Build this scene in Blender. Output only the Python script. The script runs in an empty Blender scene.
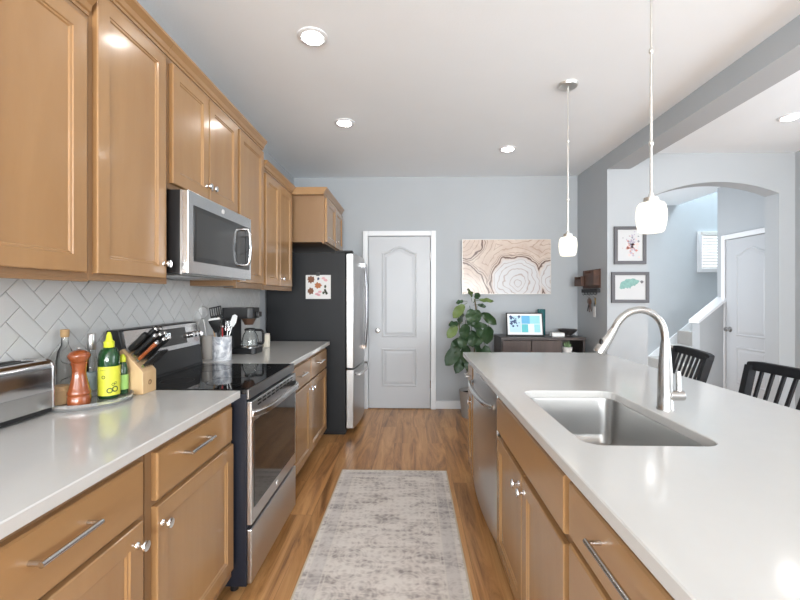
import bpy, bmesh, math, random
from mathutils import Vector, Matrix
random.seed(7)
S = bpy.context.scene
COL = S.collection
PI = math.pi

# ------------------------------------------------------------------ camera
cd = bpy.data.cameras.new('camera'); cam = bpy.data.objects.new('camera', cd); COL.objects.link(cam)
cd.sensor_fit = 'HORIZONTAL'; cd.sensor_width = 36.0; cd.lens = 36.0 * 405 / 800
cd.shift_y = -3.5 / 800
cd.clip_start = 0.05
cam.location = (0, 0, 1.325)
cam.rotation_euler = (PI / 2, 0, math.atan(11 / 405))
S.camera = cam

# ------------------------------------------------------------------ view, world, daylight
S.view_settings.view_transform = 'Standard'; S.view_settings.look = 'None'
S.view_settings.gamma = 1.0; S.view_settings.use_curve_mapping = False
S.view_settings.exposure = 0.82
w = bpy.data.worlds.new('sky'); S.world = w; w.use_nodes = True
bgn = w.node_tree.nodes['Background']
bgn.inputs[0].default_value = (0.80, 0.90, 1.0, 1); bgn.inputs[1].default_value = 1.0

def area(name, loc, rot, sx, sy, watts, color=(1, 1, 1)):
    l = bpy.data.lights.new(name, 'AREA'); l.shape = 'RECTANGLE'; l.size = sx; l.size_y = sy
    l.energy = watts; l.color = color
    o = bpy.data.objects.new(name, l); COL.objects.link(o); o.location = loc; o.rotation_euler = rot
    return o
# daylight standing in the openings of the room: behind the camera, in the dining room's outer wall, upstairs; side and hall fills are added
area('rear_window_daylight', (0.9, -5.65, 1.45), (PI / 2 + 0.88, 0, 0), 3.6, 1.9, 440, (0.96, 0.99, 1.0))
area('side_fill_light', (-1.45, -2.6, 1.35), (0, -PI / 2 - 0.30, 0), 1.9, 2.6, 110, (0.97, 0.99, 1.0))  # added fill from the left rear for the right wall, no known window
area('dining_window_daylight', (3.90, 1.35, 1.45), (0, PI / 2 + 0.40, 0), 1.7, 2.4, 30, (0.90, 0.95, 1.0))
area('stair_window_daylight', (5.2, 5.9, 4.9), (0, 0.35, 0), 1.2, 0.9, 135, (0.80, 0.93, 1.0))
area('hall_fill_light', (2.06, 5.1, 1.5), (0, -PI / 2, 0), 1.7, 1.1, 30, (0.90, 0.95, 1.0))  # added fill to brighten the hall, the wall behind it has no opening

# ------------------------------------------------------------------ materials
def newmat(name):
    m = bpy.data.materials.new(name); m.use_nodes = True
    nt = m.node_tree; return m, nt, nt.nodes['Principled BSDF']
def P(name, col, rough=0.5, metal=0.0, spec=None, emit=None, es=0.0, trans=0.0, ior=None, coat=0.0, noise=0.0, nscale=8.0, bump=0.0, bscale=60.0, alpha=1.0):
    m, nt, b = newmat(name)
    b.inputs['Base Color'].default_value = (*col, 1); b.inputs['Roughness'].default_value = rough
    b.inputs['Metallic'].default_value = metal
    if spec is not None: b.inputs['Specular IOR Level'].default_value = spec
    if emit: b.inputs['Emission Color'].default_value = (*emit, 1); b.inputs['Emission Strength'].default_value = es
    if trans: b.inputs['Transmission Weight'].default_value = trans
    if ior: b.inputs['IOR'].default_value = ior
    if coat: b.inputs['Coat Weight'].default_value = coat; b.inputs['Coat Roughness'].default_value = 0.1
    tc = nt.nodes.new('ShaderNodeTexCoord')
    if noise:
        n = nt.nodes.new('ShaderNodeTexNoise'); n.inputs['Scale'].default_value = nscale; n.inputs['Detail'].default_value = 4
        nt.links.new(tc.outputs['Object'], n.inputs['Vector'])
        mx = nt.nodes.new('ShaderNodeMix'); mx.data_type = 'RGBA'
        mx.inputs['A'].default_value = (*[c * (1 - noise) for c in col], 1)
        mx.inputs['B'].default_value = (*[min(1, c * (1 + noise)) for c in col], 1)
        nt.links.new(n.outputs['Fac'], mx.inputs['Factor']); nt.links.new(mx.outputs['Result'], b.inputs['Base Color'])
    if bump:
        n = nt.nodes.new('ShaderNodeTexNoise'); n.inputs['Scale'].default_value = bscale; n.inputs['Detail'].default_value = 3
        nt.links.new(tc.outputs['Object'], n.inputs['Vector'])
        bp = nt.nodes.new('ShaderNodeBump'); bp.inputs['Strength'].default_value = bump; bp.inputs['Distance'].default_value = 0.01
        nt.links.new(n.outputs['Fac'], bp.inputs['Height']); nt.links.new(bp.outputs['Normal'], b.inputs['Normal'])
    return m
def wood(name, dark, light, scale, rough=0.35, coat=0.0, spec=0.5, contrast=1.0):
    m, nt, b = newmat(name)
    tc = nt.nodes.new('ShaderNodeTexCoord'); mp = nt.nodes.new('ShaderNodeMapping'); mp.inputs['Scale'].default_value = scale
    nt.links.new(tc.outputs['Object'], mp.inputs['Vector'])
    n = nt.nodes.new('ShaderNodeTexNoise'); n.inputs['Scale'].default_value = 1.0; n.inputs['Detail'].default_value = 6; n.inputs['Roughness'].default_value = 0.6
    n.inputs['Distortion'].default_value = 0.4
    nt.links.new(mp.outputs[0], n.inputs['Vector'])
    r = nt.nodes.new('ShaderNodeValToRGB')
    r.color_ramp.elements[0].position = 0.5 - 0.22 / contrast; r.color_ramp.elements[0].color = (*dark, 1)
    r.color_ramp.elements[1].position = 0.5 + 0.22 / contrast; r.color_ramp.elements[1].color = (*light, 1)
    nt.links.new(n.outputs['Fac'], r.inputs['Fac']); nt.links.new(r.outputs[0], b.inputs['Base Color'])
    b.inputs['Roughness'].default_value = rough; b.inputs['Specular IOR Level'].default_value = spec
    if coat: b.inputs['Coat Weight'].default_value = coat; b.inputs['Coat Roughness'].default_value = 0.12
    return m
M = {}
M['wall'] = P('blue grey paint', (0.405, 0.428, 0.448), 0.75, noise=0.03, nscale=3, bump=0.02, bscale=180)
M['ceil'] = P('white ceiling paint', (0.85, 0.895, 0.93), 0.9, noise=0.015, nscale=4, bump=0.08, bscale=90)
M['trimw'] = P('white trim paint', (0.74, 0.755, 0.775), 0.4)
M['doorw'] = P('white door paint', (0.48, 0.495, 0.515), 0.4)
M['quartz'] = P('white quartz', (0.545, 0.54, 0.525), 0.12, noise=0.02, nscale=14, spec=0.55)
M['tile'] = P('white glazed tile', (0.60, 0.605, 0.60), 0.14, noise=0.02, nscale=5)
M['grout'] = P('grey grout', (0.33, 0.33, 0.33), 0.9)
M['maple_v'] = wood('stained maple upright grain', (0.315, 0.172, 0.071), (0.395, 0.227, 0.099), (5, 5, 0.9), 0.27, 0.45)
M['maple_h'] = wood('stained maple level grain', (0.315, 0.172, 0.071), (0.395, 0.227, 0.099), (5, 0.9, 5), 0.30, 0.35)
M['maple_in'] = wood('maple frame', (0.23, 0.128, 0.060), (0.29, 0.168, 0.080), (5, 5, 0.9), 0.4, 0.2)
M['toe'] = P('dark toe kick', (0.05, 0.035, 0.025), 0.6)
M['steel'] = P('brushed stainless', (0.60, 0.60, 0.60), 0.28, 1.0, noise=0.04, nscale=3)
M['steel_l'] = P('bright stainless', (0.62, 0.62, 0.62), 0.22, 1.0)
M['sinksteel'] = P('satin sink steel', (0.40, 0.395, 0.385), 0.30, 1.0)
M['fridgesteel'] = P('fridge stainless', (0.50, 0.495, 0.49), 0.34, 1.0)
M['darksteel'] = P('dark handle steel', (0.22, 0.22, 0.23), 0.25, 1.0)
M['chrome'] = P('polished chrome', (0.80, 0.80, 0.81), 0.10, 1.0)
M['nickel'] = P('brushed nickel', (0.48, 0.475, 0.465), 0.27, 1.0)
M['black'] = P('black plastic', (0.010, 0.010, 0.011), 0.35)
M['blackm'] = P('matte black', (0.012, 0.012, 0.013), 0.6)
M['blackg'] = P('black glass', (0.008, 0.008, 0.009), 0.04, spec=0.7)
M['ovenglass'] = P('dark oven glass', (0.014, 0.012, 0.011), 0.06, spec=0.6)
M['char'] = P('charcoal appliance side', (0.014, 0.015, 0.017), 0.5, spec=0.3)
M['navy'] = P('dark enamel side', (0.010, 0.013, 0.022), 0.35)
M['white'] = P('white ceramic', (0.85, 0.85, 0.84), 0.3)
M['printpaper'] = P('print paper', (0.52, 0.525, 0.53), 0.7)
M['paper'] = P('white paper', (0.66, 0.66, 0.65), 0.7)
M['blackwood'] = P('black painted wood', (0.009, 0.010, 0.013), 0.5, spec=0.28)
M['greyframe'] = P('dark grey frame', (0.085, 0.082, 0.09), 0.45)
M['darkwood'] = wood('dark walnut', (0.045, 0.030, 0.026), (0.085, 0.058, 0.050), (10, 10, 1.0), 0.45)
M['consoletop'] = wood('dark console top', (0.035, 0.028, 0.028), (0.065, 0.052, 0.050), (1.0, 10, 10), 0.35)
M['rackwood'] = wood('reddish brown wood', (0.045, 0.019, 0.011), (0.11, 0.046, 0.026), (10, 2.0, 10), 0.5)
M['lightwood'] = wood('pale beech', (0.52, 0.33, 0.16), (0.66, 0.46, 0.26), (14, 14, 2.5), 0.45)
M['millwood'] = wood('cherry stained wood', (0.20, 0.045, 0.012), (0.34, 0.09, 0.028), (14, 14, 3.0), 0.2, 0.5)
M['cork'] = P('cork', (0.42, 0.27, 0.13), 0.8, noise=0.2, nscale=80)
M['glass'] = P('clear glass', (0.95, 0.97, 0.96), 0.02, trans=1.0, ior=1.45)
M['acrylic'] = P('clear acrylic', (0.93, 0.94, 0.95), 0.05, trans=0.85, ior=1.45)
M['greenglass'] = P('dark green glass', (0.012, 0.055, 0.018), 0.06, spec=0.7)
M['yellow'] = P('lime yellow label', (0.62, 0.62, 0.05), 0.5, noise=0.15, nscale=40)
M['lime'] = P('lime plastic', (0.62, 0.68, 0.04), 0.35)
M['limegreen'] = P('light green label', (0.30, 0.52, 0.14), 0.5)
M['labelblue'] = P('pale blue label', (0.50, 0.62, 0.66), 0.5)
M['ink'] = P('dark green ink', (0.04, 0.07, 0.02), 0.6)
M['leaf'] = P('dark green leaf', (0.026, 0.060, 0.022), 0.38, noise=0.5, nscale=9)
M['leafl'] = P('light green leaf', (0.11, 0.16, 0.042), 0.42, noise=0.35, nscale=9)
M['stem'] = P('plant stem', (0.16, 0.12, 0.07), 0.7)
M['soil'] = P('potting soil', (0.03, 0.022, 0.015), 0.95, bump=0.6, bscale=60)
M['basket'] = P('grey planter', (0.36, 0.34, 0.32), 0.7)
M['teal'] = P('teal glaze', (0.02, 0.11, 0.12), 0.25, noise=0.4, nscale=30)
M['pewter'] = P('dark pewter bowl', (0.11, 0.10, 0.10), 0.4, 0.6)
M['rod'] = P('satin nickel rod', (0.72, 0.71, 0.68), 0.3, 0.9)
M['lens'] = P('lit lamp lens', (1, 1, 1), 0.5, emit=(1.0, 0.98, 0.945), es=25.0)
M['shade'] = P('lit opal glass', (0.40, 0.38, 0.33), 0.35, emit=(1.0, 0.93, 0.78), es=0.62)
M['sky_pane'] = P('daylit pane', (0.9, 0.93, 1.0), 0.3, emit=(0.95, 0.97, 1.0), es=0.50)
M['blind'] = P('white blind slats', (0.62, 0.60, 0.56), 0.5)
M['carpet'] = P('stair carpet', (0.42, 0.40, 0.38), 0.95, noise=0.2, nscale=80)
M['red'] = P('deep red plastic', (0.35, 0.02, 0.02), 0.35)
M['brown'] = P('copper brown plastic', (0.10, 0.05, 0.03), 0.3)
M['cream'] = P('cream ceramic', (0.68, 0.63, 0.52), 0.4)
M['taupe'] = P('taupe stoneware', (0.50, 0.46, 0.42), 0.4, noise=0.1, nscale=20)
M['white_emblem'] = P('pale emblem', (0.75, 0.75, 0.76), 0.3, 0.3)
M['dispblack'] = P('black display glass', (0.03, 0.028, 0.026), 0.2)
M['digits'] = P('pale digits', (0.7, 0.75, 0.78), 0.4, emit=(0.7, 0.8, 0.85), es=0.6)

def mat_marble():
    m, nt, b = newmat('veined marble')
    tc = nt.nodes.new('ShaderNodeTexCoord')
    n = nt.nodes.new('ShaderNodeTexNoise'); n.inputs['Scale'].default_value = 16; n.inputs['Detail'].default_value = 6; n.inputs['Distortion'].default_value = 1.6
    nt.links.new(tc.outputs['Object'], n.inputs['Vector'])
    r = nt.nodes.new('ShaderNodeValToRGB'); e = r.color_ramp.elements
    e[0].position = 0.36; e[0].color = (0.30, 0.32, 0.37, 1); e[1].position = 0.56; e[1].color = (0.74, 0.75, 0.77, 1)
    nt.links.new(n.outputs['Fac'], r.inputs['Fac']); nt.links.new(r.outputs[0], b.inputs['Base Color'])
    b.inputs['Roughness'].default_value = 0.3
    return m
M['marble'] = mat_marble()

def mat_floor():
    m, nt, b = newmat('brown plank floor')
    tc = nt.nodes.new('ShaderNodeTexCoord'); mp = nt.nodes.new('ShaderNodeMapping')
    mp.inputs['Rotation'].default_value = (0, 0, PI / 2)
    nt.links.new(tc.outputs['Object'], mp.inputs['Vector'])
    br = nt.nodes.new('ShaderNodeTexBrick'); br.offset = 0.37; br.inputs['Scale'].default_value = 1.0
    br.inputs['Brick Width'].default_value = 1.22; br.inputs['Row Height'].default_value = 0.15
    br.inputs['Mortar Size'].default_value = 0.0016; br.inputs['Mortar Smooth'].default_value = 0.1
    br.inputs['Color1'].default_value = (0.25, 0.25, 0.25, 1); br.inputs['Color2'].default_value = (0.9, 0.9, 0.9, 1)
    br.inputs['Mortar'].default_value = (0.0, 0.0, 0.0, 1)
    nt.links.new(mp.outputs[0], br.inputs['Vector'])
    mp2 = nt.nodes.new('ShaderNodeMapping'); mp2.inputs['Scale'].default_value = (8, 0.8, 1)
    nt.links.new(tc.outputs['Object'], mp2.inputs['Vector'])
    add = nt.nodes.new('ShaderNodeVectorMath'); add.operation = 'ADD'
    nt.links.new(mp2.outputs[0], add.inputs[0]); nt.links.new(br.outputs['Color'], add.inputs[1])
    n = nt.nodes.new('ShaderNodeTexNoise'); n.inputs['Scale'].default_value = 1.6; n.inputs['Detail'].default_value = 8; n.inputs['Roughness'].default_value = 0.68; n.inputs['Distortion'].default_value = 0.8
    nt.links.new(add.outputs[0], n.inputs['Vector'])
    r = nt.nodes.new('ShaderNodeValToRGB'); e = r.color_ramp.elements
    e[0].position = 0.30; e[0].color = (0.17, 0.068, 0.022, 1); e[1].position = 0.72; e[1].color = (0.78, 0.44, 0.19, 1)
    x = e.new(0.5); x.color = (0.56, 0.275, 0.100, 1)
    nt.links.new(n.outputs['Fac'], r.inputs['Fac'])
    mx = nt.nodes.new('ShaderNodeMix'); mx.data_type = 'RGBA'; mx.blend_type = 'MULTIPLY'; mx.inputs['Factor'].default_value = 0.30
    nt.links.new(r.outputs[0], mx.inputs['A']); nt.links.new(br.outputs['Color'], mx.inputs['B'])
    nt.links.new(mx.outputs['Result'], b.inputs['Base Color'])
    b.inputs['Roughness'].default_value = 0.30; b.inputs['Specular IOR Level'].default_value = 0.55
    return m
M['floor'] = mat_floor()

def mathn(nt, op, a, b=None, c=None):
    n = nt.nodes.new('ShaderNodeMath'); n.operation = op
    for i, v in enumerate((a, b, c)):
        if v is None: continue
        if isinstance(v, (int, float)): n.inputs[i].default_value = v
        else: nt.links.new(v, n.inputs[i])
    return n.outputs[0]
def mixc(nt, f, a, b, mode='MIX'):
    n = nt.nodes.new('ShaderNodeMix'); n.data_type = 'RGBA'; n.blend_type = mode
    for k, v in (('Factor', f), ('A', a), ('B', b)):
        if isinstance(v, (int, float)): n.inputs[k].default_value = v
        elif isinstance(v, tuple): n.inputs[k].default_value = (*v, 1)
        else: nt.links.new(v, n.inputs[k])
    return n.outputs['Result']
def noise(nt, vec, scale, detail=4, rough=0.5, dist=0.0):
    n = nt.nodes.new('ShaderNodeTexNoise'); n.inputs['Scale'].default_value = scale; n.inputs['Detail'].default_value = detail
    n.inputs['Roughness'].default_value = rough; n.inputs['Distortion'].default_value = dist
    nt.links.new(vec, n.inputs['Vector']); return n.outputs['Fac']
def ramp(nt, f, stops):
    r = nt.nodes.new('ShaderNodeValToRGB'); e = r.color_ramp.elements
    e[0].position, e[0].color = stops[0][0], (*stops[0][1], 1); e[1].position, e[1].color = stops[-1][0], (*stops[-1][1], 1)
    for p, c in stops[1:-1]:
        x = e.new(p); x.color = (*c, 1)
    nt.links.new(f, r.inputs['Fac']); return r.outputs[0]
def smooth(nt, x, a, b):
    n = nt.nodes.new('ShaderNodeMapRange'); n.interpolation_type = 'SMOOTHSTEP'
    n.inputs['From Min'].default_value = a; n.inputs['From Max'].default_value = b
    nt.links.new(x, n.inputs['Value']); return n.outputs['Result']

def mat_rug(hw, hl):
    m, nt, b = newmat('faded oriental rug')
    tc = nt.nodes.new('ShaderNodeTexCoord'); v = tc.outputs['Object']
    sp = nt.nodes.new('ShaderNodeSeparateXYZ'); nt.links.new(v, sp.inputs[0])
    ax = mathn(nt, 'ABSOLUTE', sp.outputs[0]); ay = mathn(nt, 'ABSOLUTE', sp.outputs[1])
    dx = mathn(nt, 'SUBTRACT', hw, ax); dy = mathn(nt, 'SUBTRACT', hl, ay)
    d = mathn(nt, 'MINIMUM', dx, dy)                       # distance from the edge
    mp = nt.nodes.new('ShaderNodeMapping'); mp.inputs['Scale'].default_value = (1.0, 2.6, 1); nt.links.new(v, mp.inputs['Vector'])
    big = noise(nt, mp.outputs[0], 4.5, 6, 0.62, 0.5)
    fine = noise(nt, mp.outputs[0], 42, 5, 0.7, 0.3)
    # ornament: ring motifs in repeating cells
    vo = nt.nodes.new('ShaderNodeTexVoronoi'); vo.inputs['Scale'].default_value = 9.0; vo.inputs['Randomness'].default_value = 0.75
    nt.links.new(v, vo.inputs['Vector'])
    rings = mathn(nt, 'SINE', mathn(nt, 'MULTIPLY', vo.outputs['Distance'], 46.0))
    vo2 = nt.nodes.new('ShaderNodeTexVoronoi'); vo2.inputs['Scale'].default_value = 26.0; vo2.inputs['Randomness'].default_value = 0.5
    nt.links.new(v, vo2.inputs['Vector'])
    orn = mathn(nt, 'ADD', mathn(nt, 'MULTIPLY', rings, 0.055), mathn(nt, 'MULTIPLY', smooth(nt, vo2.outputs['Distance'], 0.15, 0.5), 0.22))
    tone = mathn(nt, 'ADD', mathn(nt, 'MULTIPLY', big, 0.95), mathn(nt, 'MULTIPLY', fine, 0.6))
    tone = mathn(nt, 'ADD', tone, orn)
    tone = mathn(nt, 'SUBTRACT', mathn(nt, 'ADD', tone, mathn(nt, 'MULTIPLY', mathn(nt, 'SUBTRACT', big, 0.5), 0.9)), 0.38)
    col = ramp(nt, tone, [(0.12, (0.33, 0.295, 0.285)), (0.34, (0.50, 0.455, 0.425)), (0.52, (0.64, 0.59, 0.55)), (0.75, (0.73, 0.685, 0.64))])
    # border guard lines
    line = None
    for p, wd in ((0.035, 0.004), (0.105, 0.004), (0.122, 0.003)):
        l = mathn(nt, 'LESS_THAN', mathn(nt, 'ABSOLUTE', mathn(nt, 'SUBTRACT', d, p)), wd)
        line = l if line is None else mathn(nt, 'MAXIMUM', line, l)
    line = mathn(nt, 'MULTIPLY', line, mathn(nt, 'MULTIPLY', fine, 1.0))
    band = mathn(nt, 'MULTIPLY', mathn(nt, 'GREATER_THAN', d, 0.035), mathn(nt, 'LESS_THAN', d, 0.105))
    col = mixc(nt, mathn(nt, 'MULTIPLY', band, 0.25), col, (0.40, 0.38, 0.39))
    col = mixc(nt, line, col, (0.70, 0.66, 0.60))
    edge = mathn(nt, 'LESS_THAN', d, 0.010)
    col = mixc(nt, edge, col, (0.60, 0.52, 0.40))
    nt.links.new(col, b.inputs['Base Color']); b.inputs['Roughness'].default_value = 0.95; b.inputs['Specular IOR Level'].default_value = 0.1
    bp = nt.nodes.new('ShaderNodeBump'); bp.inputs['Strength'].default_value = 0.25; bp.inputs['Distance'].default_value = 0.004
    nt.links.new(noise(nt, v, 300, 2), bp.inputs['Height']); nt.links.new(bp.outputs['Normal'], b.inputs['Normal'])
    return m

def mat_rings():
    # abstract canvas with wood-ring contours; object x/z with the origin at the canvas centre
    m, nt, b = newmat('wood ring canvas print')
    tc = nt.nodes.new('ShaderNodeTexCoord'); v = tc.outputs['Object']
    nz = nt.nodes.new('ShaderNodeTexNoise'); nz.inputs['Scale'].default_value = 3.6; nz.inputs['Detail'].default_value = 3
    nt.links.new(v, nz.inputs['Vector'])
    off = nt.nodes.new('ShaderNodeVectorMath'); off.operation = 'MULTIPLY_ADD'
    nt.links.new(nz.outputs['Color'], off.inputs[0]); off.inputs[1].default_value = (0.22, 0.0, 0.22)
    sub = nt.nodes.new('ShaderNodeVectorMath'); sub.operation = 'SUBTRACT'; sub.inputs[1].default_value = (0.11, 0, 0.11)
    nt.links.new(v, sub.inputs[0]); nt.links.new(sub.outputs[0], off.inputs[2])
    def dist(cx, cz):
        n = nt.nodes.new('ShaderNodeVectorMath'); n.operation = 'DISTANCE'; n.inputs[1].default_value = (cx, 0, cz)
        s = nt.nodes.new('ShaderNodeVectorMath'); s.operation = 'MULTIPLY'; s.inputs[1].default_value = (1, 0, 1)
        nt.links.new(off.outputs[0], s.inputs[0]); nt.links.new(s.outputs[0], n.inputs[0]); return n.outputs['Value']
    dA = dist(0.13, -0.17); dB = dist(-0.53, -0.30); dC = dist(-0.53, 0.36); dD = dist(0.58, -0.16); dE = dist(0.10, 0.62)
    mA = mathn(nt, 'SUBTRACT', dA, 0.30); mB = mathn(nt, 'SUBTRACT', dB, 0.33); mC = mathn(nt, 'SUBTRACT', dC, 0.27); mD = mathn(nt, 'SUBTRACT', dD, 0.22)
    mn = mathn(nt, 'MINIMUM', mathn(nt, 'MINIMUM', mA, mB), mathn(nt, 'MINIMUM', mC, mD))
    mn = mathn(nt, 'MINIMUM', mn, mathn(nt, 'SUBTRACT', dE, 0.25))
    rim = mathn(nt, 'SUBTRACT', 1.0, smooth(nt, mathn(nt, 'ABSOLUTE', mn), 0.005, 0.013))
    rim = mathn(nt, 'MAXIMUM', rim, mathn(nt, 'MULTIPLY', 0.7, mathn(nt, 'SUBTRACT', 1.0, smooth(nt, mathn(nt, 'ABSOLUTE', mathn(nt, 'SUBTRACT', mn, 0.028)), 0.002, 0.009))))
    per = mathn(nt, 'ABSOLUTE', mathn(nt, 'SINE', mathn(nt, 'MULTIPLY', mn, 62.0)))
    fine = mathn(nt, 'SUBTRACT', 1.0, smooth(nt, per, 0.10, 0.42))
    grain = noise(nt, v, 7, 5, 0.6)
    base = ramp(nt, grain, [(0.3, (0.46, 0.345, 0.28)), (0.6, (0.57, 0.47, 0.40)), (0.8, (0.62, 0.55, 0.48))])
    white = mathn(nt, 'SUBTRACT', 1.0, smooth(nt, mathn(nt, 'MINIMUM', mA, mD), -0.05, 0.0))
    col = mixc(nt, mathn(nt, 'MULTIPLY', white, 0.85), base, (0.55, 0.565, 0.59))
    col = mixc(nt, mathn(nt, 'MULTIPLY', fine, 0.62), col, (0.28, 0.185, 0.14))
    col = mixc(nt, rim, col, (0.11, 0.06, 0.045))
    nt.links.new(col, b.inputs['Base Color']); b.inputs['Roughness'].default_value = 0.22; b.inputs['Specular IOR Level'].default_value = 0.5
    return m
M['rings'] = mat_rings()

# ------------------------------------------------------------------ mesh helpers
class MB:
    def __init__(s): s.bm = bmesh.new(); s.mi = 0
    def face(s, vs):
        try:
            f = s.bm.faces.new(vs); f.material_index = s.mi; return f
        except ValueError: return None
    def v(s, p): return s.bm.verts.new(p)
    def box(s, x0, x1, y0, y1, z0, z1):
        vs = [s.v((x, y, z)) for x in (x0, x1) for y in (y0, y1) for z in (z0, z1)]
        for q in ((0, 1, 3, 2), (4, 6, 7, 5), (0, 4, 5, 1), (2, 3, 7, 6), (0, 2, 6, 4), (1, 5, 7, 3)): s.face([vs[i] for i in q])
        return s
    def prism(s, pts, axis, a0, a1):
        def mk(p, a):
            if axis == 'x': return (a, p[0], p[1])
            if axis == 'y': return (p[0], a, p[1])
            return (p[0], p[1], a)
        A = [s.v(mk(p, a0)) for p in pts]; B = [s.v(mk(p, a1)) for p in pts]; n = len(pts)
        s.face(A); s.face(B[::-1])
        for i in range(n): s.face([A[i], A[(i + 1) % n], B[(i + 1) % n], B[i]])
        return s
    def lathe(s, prof, c=(0, 0, 0), axis='z', seg=24, ang0=0.0):
        rings = []
        for r, h in prof:
            if r < 1e-6:
                rings.append([s.v(s._ax(0, 0, h, c, axis))])
            else:
                rings.append([s.v(s._ax(r * math.cos(ang0 + 2 * PI * i / seg), r * math.sin(ang0 + 2 * PI * i / seg), h, c, axis)) for i in range(seg)])
        for a, b in zip(rings, rings[1:]):
            for i in range(seg):
                j = (i + 1) % seg
                if len(a) == 1 and len(b) == 1: continue
                if len(a) == 1: s.face([a[0], b[j], b[i]])
                elif len(b) == 1: s.face([a[i], a[j], b[0]])
                else: s.face([a[i], a[j], b[j], b[i]])
        for r, flip in ((rings[0], True), (rings[-1], False)):
            if len(r) > 1 and prof[0] != prof[-1]: s.face(r[::-1] if flip else r)
        return s
    def _ax(s, a, b, h, c, axis):
        if axis == 'z': return (c[0] + a, c[1] + b, c[2] + h)
        if axis == 'x': return (c[0] + h, c[1] + a, c[2] + b)
        return (c[0] + b, c[1] + h, c[2] + a)
    def cyl(s, c, r, h, axis='z', seg=20, r2=None):
        return s.lathe([(r, 0), (r if r2 is None else r2, h)], c, axis, seg)
    def tube(s, pts, r, seg=12, cap=True, flat=1.0):
        pts = [Vector(p) for p in pts]; n = len(pts); rs = r if isinstance(r, (list, tuple)) else [r] * n
        rings = []; up = None
        for i, p in enumerate(pts):
            t = (pts[min(i + 1, n - 1)] - pts[max(i - 1, 0)]).normalized()
            if up is None:
                up = Vector((0, 0, 1)) if abs(t.z) < 0.9 else Vector((0, 1, 0))
            a = t.cross(up).normalized(); b2 = a.cross(t).normalized(); up = b2
            rings.append([s.v(p + a * rs[i] * math.cos(2 * PI * k / seg) + b2 * rs[i] * flat * math.sin(2 * PI * k / seg)) for k in range(seg)])
        for A, B in zip(rings, rings[1:]):
            for k in range(seg): s.face([A[k], A[(k + 1) % seg], B[(k + 1) % seg], B[k]])
        if cap: s.face(rings[0][::-1]); s.face(rings[-1])
        return s
    def bar(s, p0, p1, w, d, up=(0, 0, 1)):
        # a rectangular bar between two points; w across, d along 'up'
        p0, p1, up = Vector(p0), Vector(p1), Vector(up); t = (p1 - p0).normalized(); a = t.cross(up).normalized(); b = a.cross(t).normalized()
        R = []
        for p in (p0, p1): R.append([s.v(p + a * sx * w / 2 + b * sy * d / 2) for sx, sy in ((-1, -1), (1, -1), (1, 1), (-1, 1))])
        for k in range(4): s.face([R[0][k], R[0][(k + 1) % 4], R[1][(k + 1) % 4], R[1][k]])
        s.face(R[0][::-1]); s.face(R[1]); return s
    def sphere(s, c, r, sx=1, sy=1, sz=1, seg=16, rings=10):
        prof = [(0 if i in (0, rings) else r * math.sin(PI * i / rings), -r * math.cos(PI * i / rings)) for i in range(rings + 1)]
        n0 = len(s.bm.verts); s.lathe(prof, (0, 0, 0), 'z', seg); s.bm.verts.ensure_lookup_table()
        for vv in s.bm.verts[n0:]: vv.co = Vector((vv.co.x * sx + c[0], vv.co.y * sy + c[1], vv.co.z * sz + c[2]))
        return s
    def strip(s, loops, close=True):
        # loops of equal length joined in turn
        L = [[s.v(p) for p in l] for l in loops]; n = len(L[0])
        for a, b in zip(L, L[1:]):
            for i in range(n if close else n - 1): s.face([a[i], a[(i + 1) % n], b[(i + 1) % n], b[i]])
        return L
    def xform(s, mat, start=0):
        s.bm.verts.ensure_lookup_table()
        for vv in s.bm.verts[start:]: vv.co = mat @ vv.co
        return s
    def out(s, name, mat, parent=None, smooth=False, bevel=0.0, local=False, origin=None, seg=2):
        bm = s.bm; bmesh.ops.recalc_face_normals(bm, faces=bm.faces[:])
        off = Vector((0, 0, 0))
        if parent is not None:
            if not local:
                q = parent
                while q is not None: off += q.location; q = q.parent
        elif not local:
            if origin is not None: off = Vector(origin)
            else:
                xs = [v.co for v in bm.verts]
                off = Vector(((min(p.x for p in xs) + max(p.x for p in xs)) / 2, (min(p.y for p in xs) + max(p.y for p in xs)) / 2, min(p.z for p in xs)))
        for vv in bm.verts: vv.co -= off
        me = bpy.data.meshes.new(name); bm.to_mesh(me); bm.free()
        for mm in (mat if isinstance(mat, (list, tuple)) else [mat]): me.materials.append(mm)
        o = bpy.data.objects.new(name, me); COL.objects.link(o)
        if parent is not None: o.parent = parent
        else: o.location = off
        if smooth:
            for p in me.polygons: p.use_smooth = True
            try: me.set_sharp_from_angle(angle=math.radians(42))
            except Exception: pass
        if bevel:
            bv = o.modifiers.new('bevel', 'BEVEL'); bv.width = bevel; bv.segments = seg; bv.limit_method = 'ANGLE'; bv.angle_limit = math.radians(40)
            bv.harden_normals = False
        return o
def B(*a): return MB().box(*a)
def thing(name, label, cat, loc=(0, 0, 0), rz=0.0, group=None):
    o = bpy.data.objects.new(name, None); COL.objects.link(o); o.location = loc; o.rotation_euler = (0, 0, rz)
    o.empty_display_size = 0.05
    return tag(o, label, cat, group)
def tag(o, label, cat, group=None):
    o['label'] = label; o['category'] = cat
    if group: o['group'] = group
    return o
def struct(o, label=None):
    o['kind'] = 'structure'
    if label: o['label'] = label
    return o

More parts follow.
